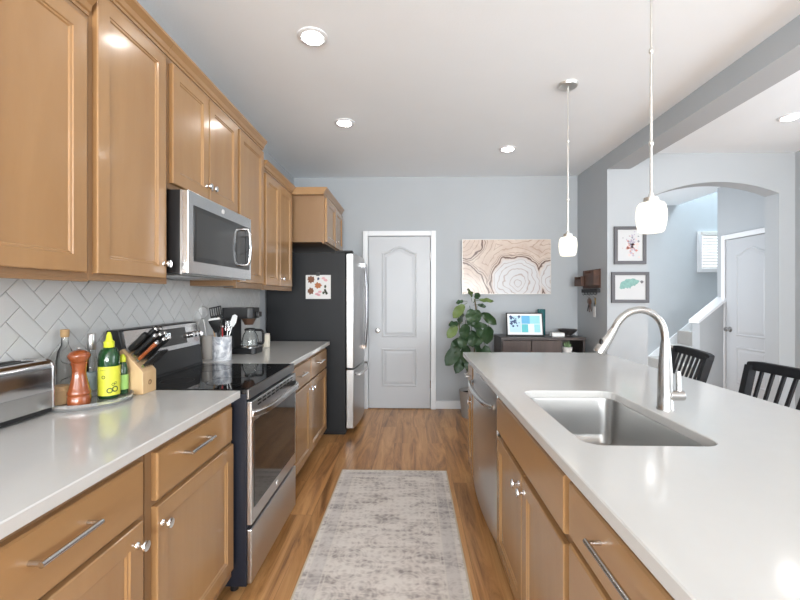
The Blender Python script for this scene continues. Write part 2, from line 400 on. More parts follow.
# ------------------------------------------------------------------ room shell
WX, BY, CZ = -1.40, 4.80, 2.74          # left wall face, back wall face, ceiling
RX, AY = 1.95, 4.08                     # right wall face, arched wall face
DX = 3.77                               # dining room outer wall face
struct(B(-1.5, 5.2, -5.8, 9.2, -0.10, 0.0).out('floor', M['floor'], origin=(0, 0, 0)), 'brown wood plank floor')
c = MB(); c.box(-1.5, 3.95, -5.8, 4.9, CZ, CZ + 0.1); c.box(1.95, 4.13, 4.9, 6.5, CZ, CZ + 0.1); c.box(3.95, 4.13, 4.08, 4.9, CZ, CZ + 0.1)
c.box(4.0, 6.3, 4.0, 6.5, 5.0, 5.1)
struct(c.out('ceiling', M['ceil'], origin=(0, 0, CZ)), 'white textured ceiling')
c = B(WX - 0.1, WX, -1.2, BY + 0.1, 0, CZ); c.box(WX - 0.1, WX, -5.6, -4.0, 0, CZ); c.box(WX - 0.1, WX, -4.0, -1.2, 0, 0.3); c.box(WX - 0.1, WX, -4.0, -1.2, 2.4, CZ)
struct(c.out('wall_left', M['wall']), 'blue grey wall behind the left cabinets')
struct(B(WX, RX, BY, BY + 0.1, 0, CZ).out('wall_back', M['wall']), 'blue grey back wall')
HB = 2.59                                # underside of the header over the dining opening
c = B(RX, RX + 0.22, AY + 0.16, BY + 0.1, 0, CZ); c.box(RX, RX + 0.22, -5.8, AY, HB, CZ)
struct(c.out('wall_right', M['wall']), 'blue grey right wall with header over dining opening')
# arched wall
def arch_wall():
    x0, x1 = 2.348, 3.616; zs0, zs1, za = 2.30, 2.342, 2.455
    n = 28; arc = []
    cx, hw = (x0 + x1) / 2, (x1 - x0) / 2
    for i in range(n + 1):
        x = x0 + (x1 - x0) * i / n; u = (x - cx) / hw
        zs = zs0 + (zs1 - zs0) * i / n
        arc.append((x, zs + (za - (zs0 + zs1) / 2) * (1 - u * u)))
    m = MB()
    m.box(RX, x0, AY, AY + 0.16, 0, CZ); m.box(x1, DX + 0.1, AY, AY + 0.16, 0, CZ)
    for a, b in zip(arc, arc[1:]):
        m.prism([(a[0], a[1]), (b[0], b[1]), (b[0], CZ), (a[0], CZ)], 'y', AY, AY + 0.16)
    bmesh.ops.remove_doubles(m.bm, verts=m.bm.verts[:], dist=1e-5)
    # drop the faces inside the wall left between the pieces
    seen = {}
    for f in m.bm.faces[:]:
        k = tuple(sorted(v.index for v in f.verts)) if False else tuple(sorted((round(v.co.x, 4), round(v.co.y, 4), round(v.co.z, 4)) for v in f.verts))
        seen.setdefault(k, []).append(f)
    bmesh.ops.delete(m.bm, geom=[f for fs in seen.values() if len(fs) > 1 for f in fs], context='FACES')
    return m
struct(arch_wall().out('wall_dining', M['wall']), 'pale wall with arched opening to the hall')
c = MB(); y0, y1, z0, z1 = 0.15, 2.55, 0.75, 2.45
c.box(DX, DX + 0.1, -5.8, y0, 0, CZ); c.box(DX, DX + 0.1, y1, AY, 0, CZ); c.box(DX, DX + 0.1, y0, y1, 0, z0); c.box(DX, DX + 0.1, y0, y1, z1, CZ)
struct(c.out('wall_outer', M['wall']), 'dining room outer wall')
c = MB(); x0, x1, z0, z1 = -1.0, 2.8, 0.2, 2.5
c.box(WX, x0, -5.6, -5.5, 0, CZ); c.box(x1, DX, -5.6, -5.5, 0, CZ); c.box(x0, x1, -5.6, -5.5, 0, z0); c.box(x0, x1, -5.6, -5.5, z1, CZ)
struct(c.out('wall_rear', M['wall']), 'wall behind the camera')
# hall and stairwell: the stairs climb to the right behind a half wall, open to the floor above
SY = 6.40
c = MB(); c.box(RX, RX + 0.1, BY + 0.1, 5.0 - 0.45, 0, CZ) if False else None
c.box(RX, RX + 0.1, BY + 0.1, SY, 0, CZ)
struct(c.out('wall_hall', M['wall']), 'hall side wall')
DWX = 4.0
struct(B(DWX, DWX + 0.13, AY + 0.16, 5.40, 0, CZ).out('wall_closet', M['wall']), 'hall wall with the panelled door')
c = B(4.13, 6.2, 5.28, 5.40, 0, 5.0); c.box(4.03, 4.13, 5.28, 5.40, CZ + 0.1, 5.0); c.box(4.03, 4.13, 5.40, SY, CZ + 0.1, 5.0)
struct(c.out('wall_upper', M['wall']), 'upper stairwell walls')
struct(B(6.2, 6.3, 5.28, SY, 0, 5.0).out('wall_landing', M['wall']), 'wall closing the stairwell')
struct(B(RX, 6.3, SY, SY + 0.1, 0, 5.0).out('wall_stair', M['wall']), 'stairwell wall with small window')
kn = MB().prism([(3.665, 0), (3.995, 0), (3.995, 1.275), (3.665, 1.005)], 'y', 5.24, 5.38)
kw = struct(kn.out('wall_knee', M['wall']), 'half wall beside the stairs with white sloping cap')
MB().prism([(3.635, 0.985), (3.995, 1.282), (3.995, 1.317), (3.635, 1.020)], 'y', 5.215, 5.405).out('cap', M['trimw'], kw)
c = MB()
for i in range(11):
    xa = 3.40 + 0.24 * i
    c.box(xa, 6.19, 5.41, SY - 0.022, 0.2 * i if i else 0.002, 0.2 * (i + 1))
struct(c.out('stairs', M['carpet']), 'carpeted stairs climbing behind the half wall')
c = MB().prism([(3.1, 0.0), (3.42, 0.0), (6.1, 2.23), (6.1, 2.42), (3.36, 0.13), (3.1, 0.13)], 'y', SY - 0.018, SY)
struct(c.out('trim_1', M['trimw']), 'white skirt board up the stairs')
win = struct(B(4.43, 5.05, SY - 0.03, SY, 1.70, 2.33).out('window_1', M['trimw']), 'small bright window with white blinds')
B(4.49, 4.99, SY - 0.045, SY - 0.03, 1.76, 2.27).out('pane', M['sky_pane'], win)
c = MB()
for i in range(12):
    z = 1.76 + 0.044 * i; c.prism([(SY - 0.074, z), (SY - 0.074, z + 0.004), (SY - 0.050, z + 0.024), (SY - 0.050, z + 0.020)], 'x', 4.47, 5.01)
c.box(4.46, 5.02, SY - 0.085, SY - 0.047, 2.275, 2.315)
c.out('blind', M['blind'], win)

# doors with two moulded panels, arched top panel
def inset(poly, d):
    n = len(poly); out = []
    A = sum(poly[i][0] * poly[(i + 1) % n][1] - poly[(i + 1) % n][0] * poly[i][1] for i in range(n)); sg = 1 if A > 0 else -1
    for i in range(n):
        p0, p1, p2 = Vector(poly[i - 1]), Vector(poly[i]), Vector(poly[(i + 1) % n])
        e1 = (p1 - p0).normalized(); e2 = (p2 - p1).normalized()
        n1 = Vector((-e1.y, e1.x)) * sg; n2 = Vector((-e2.y, e2.x)) * sg
        b = (n1 + n2); b = b / max(0.3, b.dot(n1)) if b.length > 1e-6 else n1
        out.append((p1.x + b.x * d, p1.y + b.y * d))
    return out
def arch_poly(u0, u1, z0, z1, rise):
    pts = [(u0, z0), (u1, z0), (u1, z1 - rise)]
    n = 14
    for i in range(1, n):
        t = i / n; u = u1 + (u0 - u1) * t
        s_ = 0.5 - 0.5 * math.cos(2 * PI * t)
        pts.append((u, z1 - rise + rise * s_))
    pts.append((u0, z1 - rise)); return pts
def moulded(mp, poly, m):
    # raised moulding round a fielded panel; mp maps (u, z, proud) to the world
    rings = [(0, 0.0), (0.006, 0.007), (0.016, 0.008), (0.026, 0.0005), (0.032, 0.0005), (0.058, 0.006)]
    L = m.strip([[mp(p[0], p[1], h) for p in inset(poly, d)] for d, h in rings])
    m.face(L[-1])
def panel_door(num, label, mp, u0, u1, zt, knob_u, knob_z, hinge_u, casing, tnum):
    m = MB(); lo = mp(u0, 0.012, 0.0); hi = mp(u1, zt, 0.028)
    m.box(min(lo[0], hi[0]), max(lo[0], hi[0]), min(lo[1], hi[1]), max(lo[1], hi[1]), lo[2], hi[2])
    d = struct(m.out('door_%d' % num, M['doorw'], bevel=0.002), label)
    w_ = u1 - u0; st_ = 0.155 if w_ > 0.7 else 0.14
    mp2 = lambda u, z, h: mp(u, z, 0.028 + h)
    for poly in (arch_poly(u0 + st_, u1 - st_, 0.845, 1.915, 0.075), [(u0 + st_, 0.263), (u1 - st_, 0.263), (u1 - st_, 0.714), (u0 + st_, 0.714)]):
        m = MB(); moulded(mp2, poly, m); m.out('panel', M['doorw'], d, smooth=False)
    # knob: rose, neck, ball along the door normal
    m = MB(); p = Vector(mp(knob_u, knob_z, 0.028)); q = Vector(mp(knob_u, knob_z, 0.128)); nrm = (q - p).normalized()
    m.lathe([(0.032, 0), (0.032, 0.006), (0.014, 0.012), (0.012, 0.030), (0.026, 0.040), (0.029, 0.052), (0.022, 0.066), (0.0, 0.070)], (0, 0, 0), 'z', 20)
    m.xform(Matrix.Translation(p) @ nrm.to_track_quat('Z', 'Y').to_matrix().to_4x4())
    m.out('knob', M['nickel'], d, smooth=True)
    m = MB()
    for z in (0.25, 1.75):
        a = Vector(mp(hinge_u, z, 0.027)); b2 = Vector(mp(hinge_u, z + 0.09, 0.037)); m.cyl((b2.x, b2.y, a.z), 0.006, 0.09)
    m.out('hinge', M['nickel'], d, smooth=True)
    # casing
    m = MB(); cw = 0.06; g = 0.008
    def cb(ua, ub, za, zb):
        a = mp(ua, za, 0.0); b2 = mp(ub, zb, 0.045); m.box(min(a[0], b2[0]), max(a[0], b2[0]), min(a[1], b2[1]), max(a[1], b2[1]), za, zb)
        a = mp(ua + 0.012 if ua < ub else ua, za, 0.0)
    cb(u0 - g - cw, u0 - g, 0, zt + g + cw); cb(u1 + g, u1 + g + cw, 0, zt + g + cw); cb(u0 - g, u1 + g, zt + g, zt + g + cw)
    struct(m.out('trim_%d' % tnum, M['trimw'], bevel=0.006), casing)
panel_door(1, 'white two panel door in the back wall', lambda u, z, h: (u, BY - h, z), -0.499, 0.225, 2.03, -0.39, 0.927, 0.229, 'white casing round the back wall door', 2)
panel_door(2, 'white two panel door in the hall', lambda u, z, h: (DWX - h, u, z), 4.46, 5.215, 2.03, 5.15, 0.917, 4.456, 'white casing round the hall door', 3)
# baseboards
def baseboard(nm, x0, x1, y0, y1, lab):
    c = B(x0, x1, y0, y1, 0, 0.075); c.box(x0 + (0.004 if x1 - x0 < 0.05 else 0), x1 - (0.0 if x1 - x0 < 0.05 else 0), y0 + (0.005 if y1 - y0 < 0.05 else 0), y1, 0.075, 0.095)
    struct(c.out(nm, M['trimw'], bevel=0.003), lab)
baseboard('baseboard_back', 0.295, RX, BY - 0.016, BY, 'white baseboard right of the door')
baseboard('baseboard_right', RX - 0.016, RX, AY + 0.02, BY - 0.016, 'white baseboard on the right wall')
baseboard('baseboard_dining', RX, 2.345, AY - 0.016, AY, 'white baseboard under the framed prints')

# backsplash: herringbone tiles laid at 45 degrees
def backsplash():
    W, L, g = 0.074, 0.148, 0.0014; O = Vector((1.407, 1.394)); A = Vector((1, -1)) / math.sqrt(2); Bv = Vector((1, 1)) / math.sqrt(2)
    yl, yh, zl, zh = 0.45, 3.70, 0.914, 1.42
    m = MB(); m.mi = 0
    m.box(WX, WX + 0.004, yl, yh, zl, zh)
    m.mi = 1
    def clip(poly, ax, lim, keep_less):
        o = []
        for i in range(len(poly)):
            p, q = poly[i], poly[(i + 1) % len(poly)]; ip = (p[ax] <= lim) == keep_less; iq = (q[ax] <= lim) == keep_less
            if ip: o.append(p)
            if ip != iq:
                t = (lim - p[ax]) / (q[ax] - p[ax]); o.append((p[0] + (q[0] - p[0]) * t, p[1] + (q[1] - p[1]) * t))
        return o
    def tile(a0, a1, b0, b1):
        poly = [tuple(O + A * a + Bv * b) for a, b in ((a0 + g, b0 + g), (a1 - g, b0 + g), (a1 - g, b1 - g), (a0 + g, b1 - g))]
        for ax, lim, kl in ((0, yl, False), (0, yh, True), (1, zl, False), (1, zh, True)):
            if not poly: return
            poly = clip(poly, ax, lim, kl)
        if len(poly) < 3: return
        pin = inset(poly, 0.0018)
        L_ = m.strip([[(WX + 0.004, p[0], p[1]) for p in poly], [(WX + 0.0072, p[0], p[1]) for p in poly], [(WX + 0.008, p[0], p[1]) for p in pin]])
        m.face(L_[-1])
    for s_ in range(-14, 16):
        for k in range(-24, 24):
            oa = k + 2 * s_ ; ob = -k + 2 * s_      # lattice: (1,-1) and (2,2) in tile widths
            tile(oa * W, (oa + 2) * W, (ob - 1) * W, ob * W)
            tile(oa * W, (oa + 1) * W, (ob - 3) * W, (ob - 1) * W)
    return struct(m.out('backsplash', [M['grout'], M['tile']]), 'white herringbone tile backsplash')
backsplash()

# ------------------------------------------------------------------ cabinets
def shaker(name, parent, u0, u1, z0, z1, xf, sg, mat, stile=0.055, label=None):
    """recessed-panel cabinet door; xf is its front plane, sg the side it faces (+1 = +X)"""
    m = MB(); t = 0.02
    r = lambda d, x: [(x, u0 + d, z0 + d), (x, u1 - d, z0 + d), (x, u1 - d, z1 - d), (x, u0 + d, z1 - d)]
    L = m.strip([r(0, xf - sg * t), r(0, xf - sg * 0.003), r(0.003, xf), r(stile, xf), r(stile + 0.003, xf - sg * 0.004), r(stile + 0.008, xf - sg * 0.0045), r(stile + 0.012, xf - sg * 0.009)])
    m.face(L[0]); m.face(L[-1])
    return m.out(name, mat, parent)
def drawer_front(name, parent, u0, u1, z0, z1, xf, sg, mat):
    m = MB(); t = 0.02
    r = lambda d, x: [(x, u0 + d, z0 + d), (x, u1 - d, z0 + d), (x, u1 - d, z1 - d), (x, u0 + d, z1 - d)]
    L = m.strip([r(0, xf - sg * t), r(0, xf - sg * 0.005), r(0.004, xf)])
    m.face(L[0]); m.face(L[-1])
    return m.out(name, mat, parent)
def knob(parent, x, y, z, sg):
    m = MB(); m.lathe([(0.010, 0), (0.009, 0.003), (0.0055, 0.006), (0.0055, 0.014), (0.013, 0.019), (0.0155, 0.024), (0.014, 0.029), (0.0, 0.031)], (0, 0, 0), 'z', 18)
    m.xform(Matrix.Translation((x, y, z)) @ Matrix.Rotation(sg * PI / 2, 4, 'Y'))
    return m.out('knob', M['chrome'], parent, smooth=True)
def pull(parent, x, y0, y1, z, sg):
    m = MB(); r = 0.0055
    for y in (y0 + 0.006, y1 - 0.006): m.cyl((min(x, x + sg * 0.028), y, z), r * 1.05, 0.028, 'x', 14)
    m.tube([(x + sg * 0.030, y0, z), (x + sg * 0.030, y1, z)], r * 1.15, 14)
    return m.out('handle', M['steel_l'], parent, smooth=True)
def box_body(name, parent, x0, x1, y0, y1, z0, z1, mat): return B(x0, x1, y0, y1, z0, z1).out(name, mat, parent, bevel=0.0015)

def base_cabinet(y0, y1, xf, sg, depth, label, fronts, group, carc=None):
    """fronts: list of (kind, u0, u1, z0, z1, hardware); xf = face-frame plane"""
    xb = xf - sg * depth
    t = thing('base_cabinet', label, 'cabinet', ((xf + xb) / 2, (y0 + y1) / 2, 0), 0, group)
    a, b = min(xf, xb), max(xf, xb)
    B(a, b, y0 + 0.001, y1 - 0.001, 0.10, 0.882).out('carcass', M['maple_in'], t, bevel=0.001)
    B(a + (0.07 if sg < 0 else 0), b - (0.07 if sg > 0 else 0), y0 + 0.001, y1 - 0.001, 0.0, 0.10).out('toe_kick', M['toe'], t)
    fx = xf + sg * 0.0205
    for kind, u0, u1, z0, z1, hw in fronts:
        if kind == 'drawer': d = drawer_front('drawer', t, u0, u1, z0, z1, fx, sg, M['maple_h'])
        elif kind == 'panel': d = drawer_front('false_front', t, u0, u1, z0, z1, fx, sg, M['maple_h'])
        else: d = shaker('door', t, u0, u1, z0, z1, fx, sg, M['maple_v'])
        if hw:
            if hw[0] == 'knob': knob(d, fx, hw[1], hw[2], sg)
            else: pull(d, fx, hw[1], hw[2], hw[3], sg)
    return t
GB = 'base cabinets under the left counter'
LF = -0.7855
base_cabinet(0.50, 1.170, LF, 1, 0.61, 'brown base cabinet under the toaster, nearest on the left', [
    ('drawer', 0.555, 1.140, 0.700, 0.853, ('pull', 0.785, 0.945, 0.790)),
    ('door', 0.555, 1.140, 0.125, 0.685, ('knob', 1.112, 0.628))], GB)
base_cabinet(1.172, 1.751, LF, 1, 0.61, 'brown base cabinet left of the stove, below the knife block', [
    ('drawer', 1.203, 1.715, 0.708, 0.853, ('pull', 1.340, 1.500, 0.800)),
    ('door', 1.203, 1.728, 0.150, 0.690, ('knob', 1.228, 0.628))], GB)
base_cabinet(2.452, 3.690, LF, 1, 0.61, 'brown double door base cabinet between stove and fridge', [
    ('drawer', 2.475, 3.070, 0.690, 0.850, ('pull', 2.70, 2.86, 0.785)), ('drawer', 3.085, 3.650, 0.690, 0.850, ('pull', 3.28, 3.44, 0.785)),
    ('door', 2.475, 3.072, 0.125, 0.675, ('knob', 3.040, 0.625)), ('door', 3.083, 3.650, 0.125, 0.675, ('knob', 3.115, 0.625))], GB)

GU = 'upper cabinets along the left wall'
UF = -1.0955
def upper_cabinet(y0, y1, z0, z1, xf, label, doors, crown=True, depth=None, crown_ends=(0, 0), mats=None):
    xb = WX + (0.0085 if z0 < 1.42 else 0.001)
    t = thing('wall_cabinet', label, 'cabinet', ((xf + xb) / 2, (y0 + y1) / 2, z0), 0, GU)
    c = B(xb, xf, y0 + 0.0005, y1 - 0.0005, z0 + 0.012, z1)
    c.box(xf - 0.02, xf, y0 + 0.0005, y1 - 0.0005, z0, z0 + 0.012); c.out('carcass', M['maple_in'], t, bevel=0.001)
    fx = xf + 0.0205
    for u0, u1, za, zb, kn in doors:
        d = shaker('door', t, u0, u1, za, zb, fx, 1, M['maple_v'])
        if kn: knob(d, fx, kn[0], kn[1], 1)
    if crown:
        # stepped crown moulding, profile in (x, z)
        pr = [(xf - 0.02, z1), (xf + 0.004, z1), (xf + 0.004, z1 + 0.012), (xf + 0.010, z1 + 0.016), (xf + 0.016, z1 + 0.034), (xf + 0.030, z1 + 0.050), (xf + 0.034, z1 + 0.054), (xf + 0.034, z1 + 0.066), (xf - 0.02, z1 + 0.066)]
        e0, e1 = crown_ends
        m = MB(); m.prism(pr, 'y', y0 - e0 + 0.0005, y1 + e1 - 0.0005)
        if e0: m.box(xb, xf - 0.02, y0 - e0 + 0.0005, y0 + 0.02, z1, z1 + 0.066)
        if e1: m.box(xb, xf - 0.02, y1 - 0.02, y1 + e1, z1, z1 + 0.066)
        m.out('crown', M['maple_h'], t)
    return t
upper_cabinet(0.56, 1.345, 1.375, 2.275, UF, 'light brown wall cabinet above the toaster, nearest the camera', [
    (0.585, 0.945, 1.405, 2.247, None), (0.955, 1.318, 1.405, 2.247, None)])
upper_cabinet(1.345, 1.788, 1.380, 2.405, UF, 'tall wall cabinet with single door left of the microwave', [(1.362, 1.752, 1.405, 2.380, (1.735, 1.468))])
upper_cabinet(1.788, 2.512, 1.812, 2.405, UF, 'short two door cabinet directly above the microwave', [
    (1.803, 2.128, 1.838, 2.380, (2.105, 1.905)), (2.138, 2.490, 1.838, 2.380, (2.162, 1.905))])
upper_cabinet(2.512, 2.950, 1.380, 2.405, UF, 'tall narrow wall cabinet right of the microwave', [(2.522, 2.935, 1.415, 2.380, None)], crown_ends=(0, 0.015))
upper_cabinet(2.968, 3.690, 1.375, 2.270, UF, 'wall cabinet with paired doors beside the fridge cabinet', [
    (2.982, 3.300, 1.410, 2.245, None), (3.308, 3.640, 1.410, 2.245, (3.338, 1.472))])
# over-fridge cabinet, deeper
t = upper_cabinet(3.765, 4.700, 1.822, 2.270, -0.8105, 'deep cabinet over the refrigerator', [
    (3.790, 4.235, 1.838, 2.255, None), (4.245, 4.672, 1.838, 2.255, (4.275, 1.90))], crown_ends=(0.05, 0.0))

# ------------------------------------------------------------------ counters
def rounded(x0, x1, y0, y1, radii, n=8):
    pts = []
    for (cx, cy, sx, sy), r, a0 in zip(((x0, y0, 1, 1), (x1, y0, -1, 1), (x1, y1, -1, -1), (x0, y1, 1, -1)), radii, (PI, 1.5 * PI, 0, 0.5 * PI)):
        if r <= 0: pts.append((cx, cy)); continue
        for i in range(n + 1):
            a = a0 + 0.5 * PI * i / n; pts.append((cx + sx * r + r * math.cos(a), cy + sy * r + r * math.sin(a)))
    return pts
def slab(outer, z0, z1, hole=None):
    m = MB(); e = 0.003
    def ring(p, z): return [m.v((a, b, z)) for a, b in p]
    def edges(l): return [m.bm.edges.new((l[i], l[(i + 1) % len(l)])) for i in range(len(l))]
    po = inset(outer, e); loops = [ring(outer, z0), ring(outer, z1 - e), ring(po, z1)]
    for a, b in zip(loops, loops[1:]):
        for i in range(len(a)): m.face([a[i], a[(i + 1) % len(a)], b[(i + 1) % len(b)], b[i]])
    if hole:
        ph = inset(hole, -e); hl = [ring(hole, z0), ring(hole, z1 - e), ring(ph, z1)]
        for a, b in zip(hl, hl[1:]):
            for i in range(len(a)): m.face([a[i], a[(i + 1) % len(a)], b[(i + 1) % len(b)], b[i]])
        for lo, lh in ((loops[0], hl[0]), (loops[-1], hl[-1])):
            es = [m.bm.edges.get((l[i], l[(i + 1) % len(l)])) for l in (lo, lh) for i in range(len(l))]
            bmesh.ops.triangle_fill(m.bm, use_beauty=True, use_dissolve=False, edges=es)
    else:
        m.face(loops[0]); m.face(loops[-1])
    return m
CT, CB = 0.914, 0.8835
o = slab(rounded(WX + 0.0085, -0.745, 0.45, 1.751, (0, 0, 0.004, 0)), CB, CT).out('countertop', M['quartz'])
tag(o, 'white quartz countertop left of the stove, under the toaster', 'countertop')
o = slab(rounded(WX + 0.0085, -0.745, 2.452, 3.700, (0, 0.004, 0.004, 0)), CB, CT).out('countertop', M['quartz'])
tag(o, 'white quartz countertop between stove and refrigerator', 'countertop')
IX0, IX1, IY1 = 0.384, 1.405, 3.005
SK = rounded(0.485, 0.866, 1.135, 1.785, (0.055, 0.055, 0.055, 0.055))
o = slab(rounded(IX0, IX1, 0.30, IY1, (0.01, 0.02, 0.045, 0.006)), CB, CT, SK).out('countertop', M['quartz'])
tag(o, 'long white quartz island countertop with sink cutout', 'countertop')

# ------------------------------------------------------------------ island cabinets (face the aisle, -X)
GI = 'base cabinets in the island'
IF = 0.4355
base_cabinet(0.42, 1.098, IF, -1, 0.60, 'brown island drawer cabinet nearest the camera', [
    ('drawer', 0.45, 1.080, 0.695, 0.838, ('pull', 0.715, 0.905, 0.785)),
    ('drawer', 0.45, 1.080, 0.405, 0.675, ('pull', 0.68, 0.88, 0.545)), ('drawer', 0.45, 1.080, 0.125, 0.390, ('pull', 0.68, 0.88, 0.26))], GI)
t = base_cabinet(1.100, 1.985, IF, -1, 0.04, 'brown island sink cabinet with two doors beside the dishwasher', [
    ('panel', 1.115, 1.972, 0.678, 0.838, None),
    ('door', 1.115, 1.530, 0.115, 0.650, ('knob', 1.497, 0.605)), ('door', 1.540, 1.972, 0.115, 0.650, ('knob', 1.573, 0.605))], GI)
c = B(IF + 0.04, 1.035, 1.101, 1.119, 0.10, 0.882); c.box(IF + 0.04, 1.035, 1.966, 1.984, 0.10, 0.882); c.box(IF + 0.04, 1.035, 1.119, 1.966, 0.10, 0.118)
c.box(1.017, 1.035, 1.119, 1.966, 0.118, 0.882); c.out('side_panel', M['maple_in'], t)
base_cabinet(2.735, 2.975, IF, -1, 0.60, 'narrow brown cabinet at the far end of the island', [
    ('drawer', 2.752, 2.962, 0.690, 0.838, ('pull', 2.80, 2.91, 0.775)), ('door', 2.752, 2.962, 0.115, 0.672, ('knob', 2.785, 0.605))], GI)
o = B(1.037, 1.060, 0.42, 2.985, 0, 0.882).out('island_back_panel', M['maple_v']); tag(o, 'brown back panel of the island under the overhang', 'panel')

# dishwasher with a bowed front
t = thing('dishwasher', 'stainless steel dishwasher with curved handle in the island', 'dishwasher', (0.70, 2.36, 0))
y0, y1 = 1.990, 2.730
B(0.436, 1.03, y0, y1, 0.09, 0.880).out('body', M['char'], t)
B(0.50, 1.03, y0, y1, 0.0, 0.09).out('toe_kick', M['blackm'], t)
def bowed(y0, y1, z0, z1, xback, xedge, bow, sg, n=14):
    pts = [(xback, y0)]
    for i in range(n + 1):
        u = i / n; y = y0 + (y1 - y0) * u; pts.append((xedge + sg * bow * (1 - (2 * u - 1) ** 2), y))
    pts.append((xback, y1)); return MB().prism(pts, 'z', z0, z1)
d = bowed(y0, y1, 0.115, 0.862, 0.4355, 0.418, 0.022, -1).out('door', M['steel'], t, smooth=True, bevel=0.004)
m = MB(); n = 16
pts = [(0.408 - 0.044 * math.sin(PI * min(1, max(0, (i / n) * 1.0))) ** 0.35 if 0 < i < n else 0.410, y0 + 0.05 + (y1 - y0 - 0.10) * i / n, 0.770) for i in range(n + 1)]
m.tube(pts, 0.015, 12, flat=0.75); m.out('handle', M['steel_l'], d, smooth=True)
m = MB().cyl((0.3955, 2.36, 0.33), 0.011, 0.003, 'x', 20); m.out('emblem', M['white_emblem'], d)
B(0.430, 0.437, y0, y1, 0.866, 0.880).out('control_strip', M['blackg'], t)

# ------------------------------------------------------------------ sink and faucet
def sink():
    t = thing('sink', 'stainless undermount sink basin set into the island', 'sink', (0.675, 1.46, 0.70))
    m = MB(); zt = CB - 0.0005
    base = rounded(0.485, 0.866, 1.135, 1.785, (0.055,) * 4)
    prof = [(-0.012, 0.0), (0.002, 0.0), (0.004, -0.01), (0.010, -0.15), (0.022, -0.185), (0.045, -0.198), (0.09, -0.203)]
    L = m.strip([[(p[0], p[1], zt + dz) for p in rounded(0.485 + d, 0.866 - d, 1.135 + d, 1.785 - d, (max(0.055 - d * 0.6, 0.02),) * 4)] for d, dz in prof]); m.face(L[-1])
    m.out('basin', M['sinksteel'], t, smooth=True)
    m = MB().lathe([(0.045, 0), (0.045, 0.004), (0.034, 0.004), (0.030, 0.001), (0.0, 0.001)], (0.70, 1.46, zt - 0.2025), 'z', 28); m.out('drain', M['chrome'], t, smooth=True)
sink()
t = thing('faucet', 'tall brushed nickel pull-down faucet behind the sink', 'faucet', (0.925, 1.50, CT))
fx, fy = 0.925, 1.50
MB().lathe([(0.029, 0), (0.029, 0.005), (0.026, 0.009), (0.0255, 0.06), (0.0235, 0.14), (0.0175, 0.22), (0.0142, 0.250)], (fx, fy, CT), 'z', 28).out('body', M['nickel'], t, smooth=True)
pts = [(fx, fy, CT + 0.225)]
for p in [(0.925, 1.165), (0.921, 1.200), (0.909, 1.232), (0.889, 1.256), (0.863, 1.271), (0.833, 1.276), (0.803, 1.270), (0.777, 1.255), (0.756, 1.232), (0.740, 1.203)]: pts.append((p[0], fy, p[1]))
# smooth the arc with Catmull-Rom
def catmull(P_, k=4):
    P_ = [Vector(p) for p in P_]; o = []
    for i in range(len(P_) - 1):
        a, b, c_, d = P_[max(i - 1, 0)], P_[i], P_[i + 1], P_[min(i + 2, len(P_) - 1)]
        for j in range(k):
            t_ = j / k; o.append(0.5 * ((2 * b) + (c_ - a) * t_ + (2 * a - 5 * b + 4 * c_ - d) * t_ ** 2 + (3 * b - a - 3 * c_ + d) * t_ ** 3))
    return o + [P_[-1]]
MB().tube(catmull(pts), 0.0128, 16).out('spout', M['nickel'], t, smooth=True)
sp = MB().tube([(0.741, fy, 1.205), (0.728, fy, 1.183), (0.712, fy, 1.158), (0.691, fy, 1.127), (0.686, fy, 1.119)], [0.0138, 0.0150, 0.018, 0.0212, 0.0205], 18).out('spray_head', M['nickel'], t, smooth=True)
MB().sphere((0.692, fy - 0.005, 1.158), 0.011, 0.55, 0.9, 1.3).out('button', M['black'], sp, smooth=True)
m = MB().cyl((fx + 0.005, fy - 0.012, 0.968), 0.0185, 0.052, 'x', 20); m.out('valve', M['nickel'], t, smooth=True, bevel=0.003)
m = MB().tube([(fx + 0.042, fy - 0.012, 0.975), (fx + 0.042, fy - 0.010, 1.015), (fx + 0.041, fy - 0.008, 1.055)], [0.0095, 0.0088, 0.008], 14); m.out('lever', M['nickel'], t, smooth=True)

# ------------------------------------------------------------------ stove
t = thing('stove', 'stainless steel electric stove with black glass cooktop', 'stove', (-1.05, 2.10, 0))
y0, y1 = 1.756, 2.447
B(-1.388, -0.722, y0 + 0.002, y1 - 0.002, 0.05, 0.896).out('body', M['navy'], t, bevel=0.002)
for x in (-1.33, -0.80):
    for y in (y0 + 0.06, y1 - 0.06): MB().cyl((x, y, 0), 0.018, 0.05).out('foot', M['black'], t)
B(-1.271, -0.722, y0 + 0.004, y1 - 0.004, 0.896, 0.9165).out('cooktop', M['blackg'], t, bevel=0.002)
B(-0.7215, -0.710, y0, y1, 0.872, 0.917).out('cooktop_rim', P('dark stainless', (0.30, 0.30, 0.30), 0.3, 1.0), t, bevel=0.003)
# burner outlines in the glass
for (bx, by, br_) in ((-0.88, 1.93, 0.10), (-0.88, 2.28, 0.08), (-1.13, 1.93, 0.075), (-1.13, 2.28, 0.10)):
    MB().lathe([(br_, 0), (br_, 0.0004), (br_ - 0.003, 0.0004), (br_ - 0.003, 0), (br_, 0)], (bx, by, 0.9166), 'z', 40).out('burner', M['char'], t)
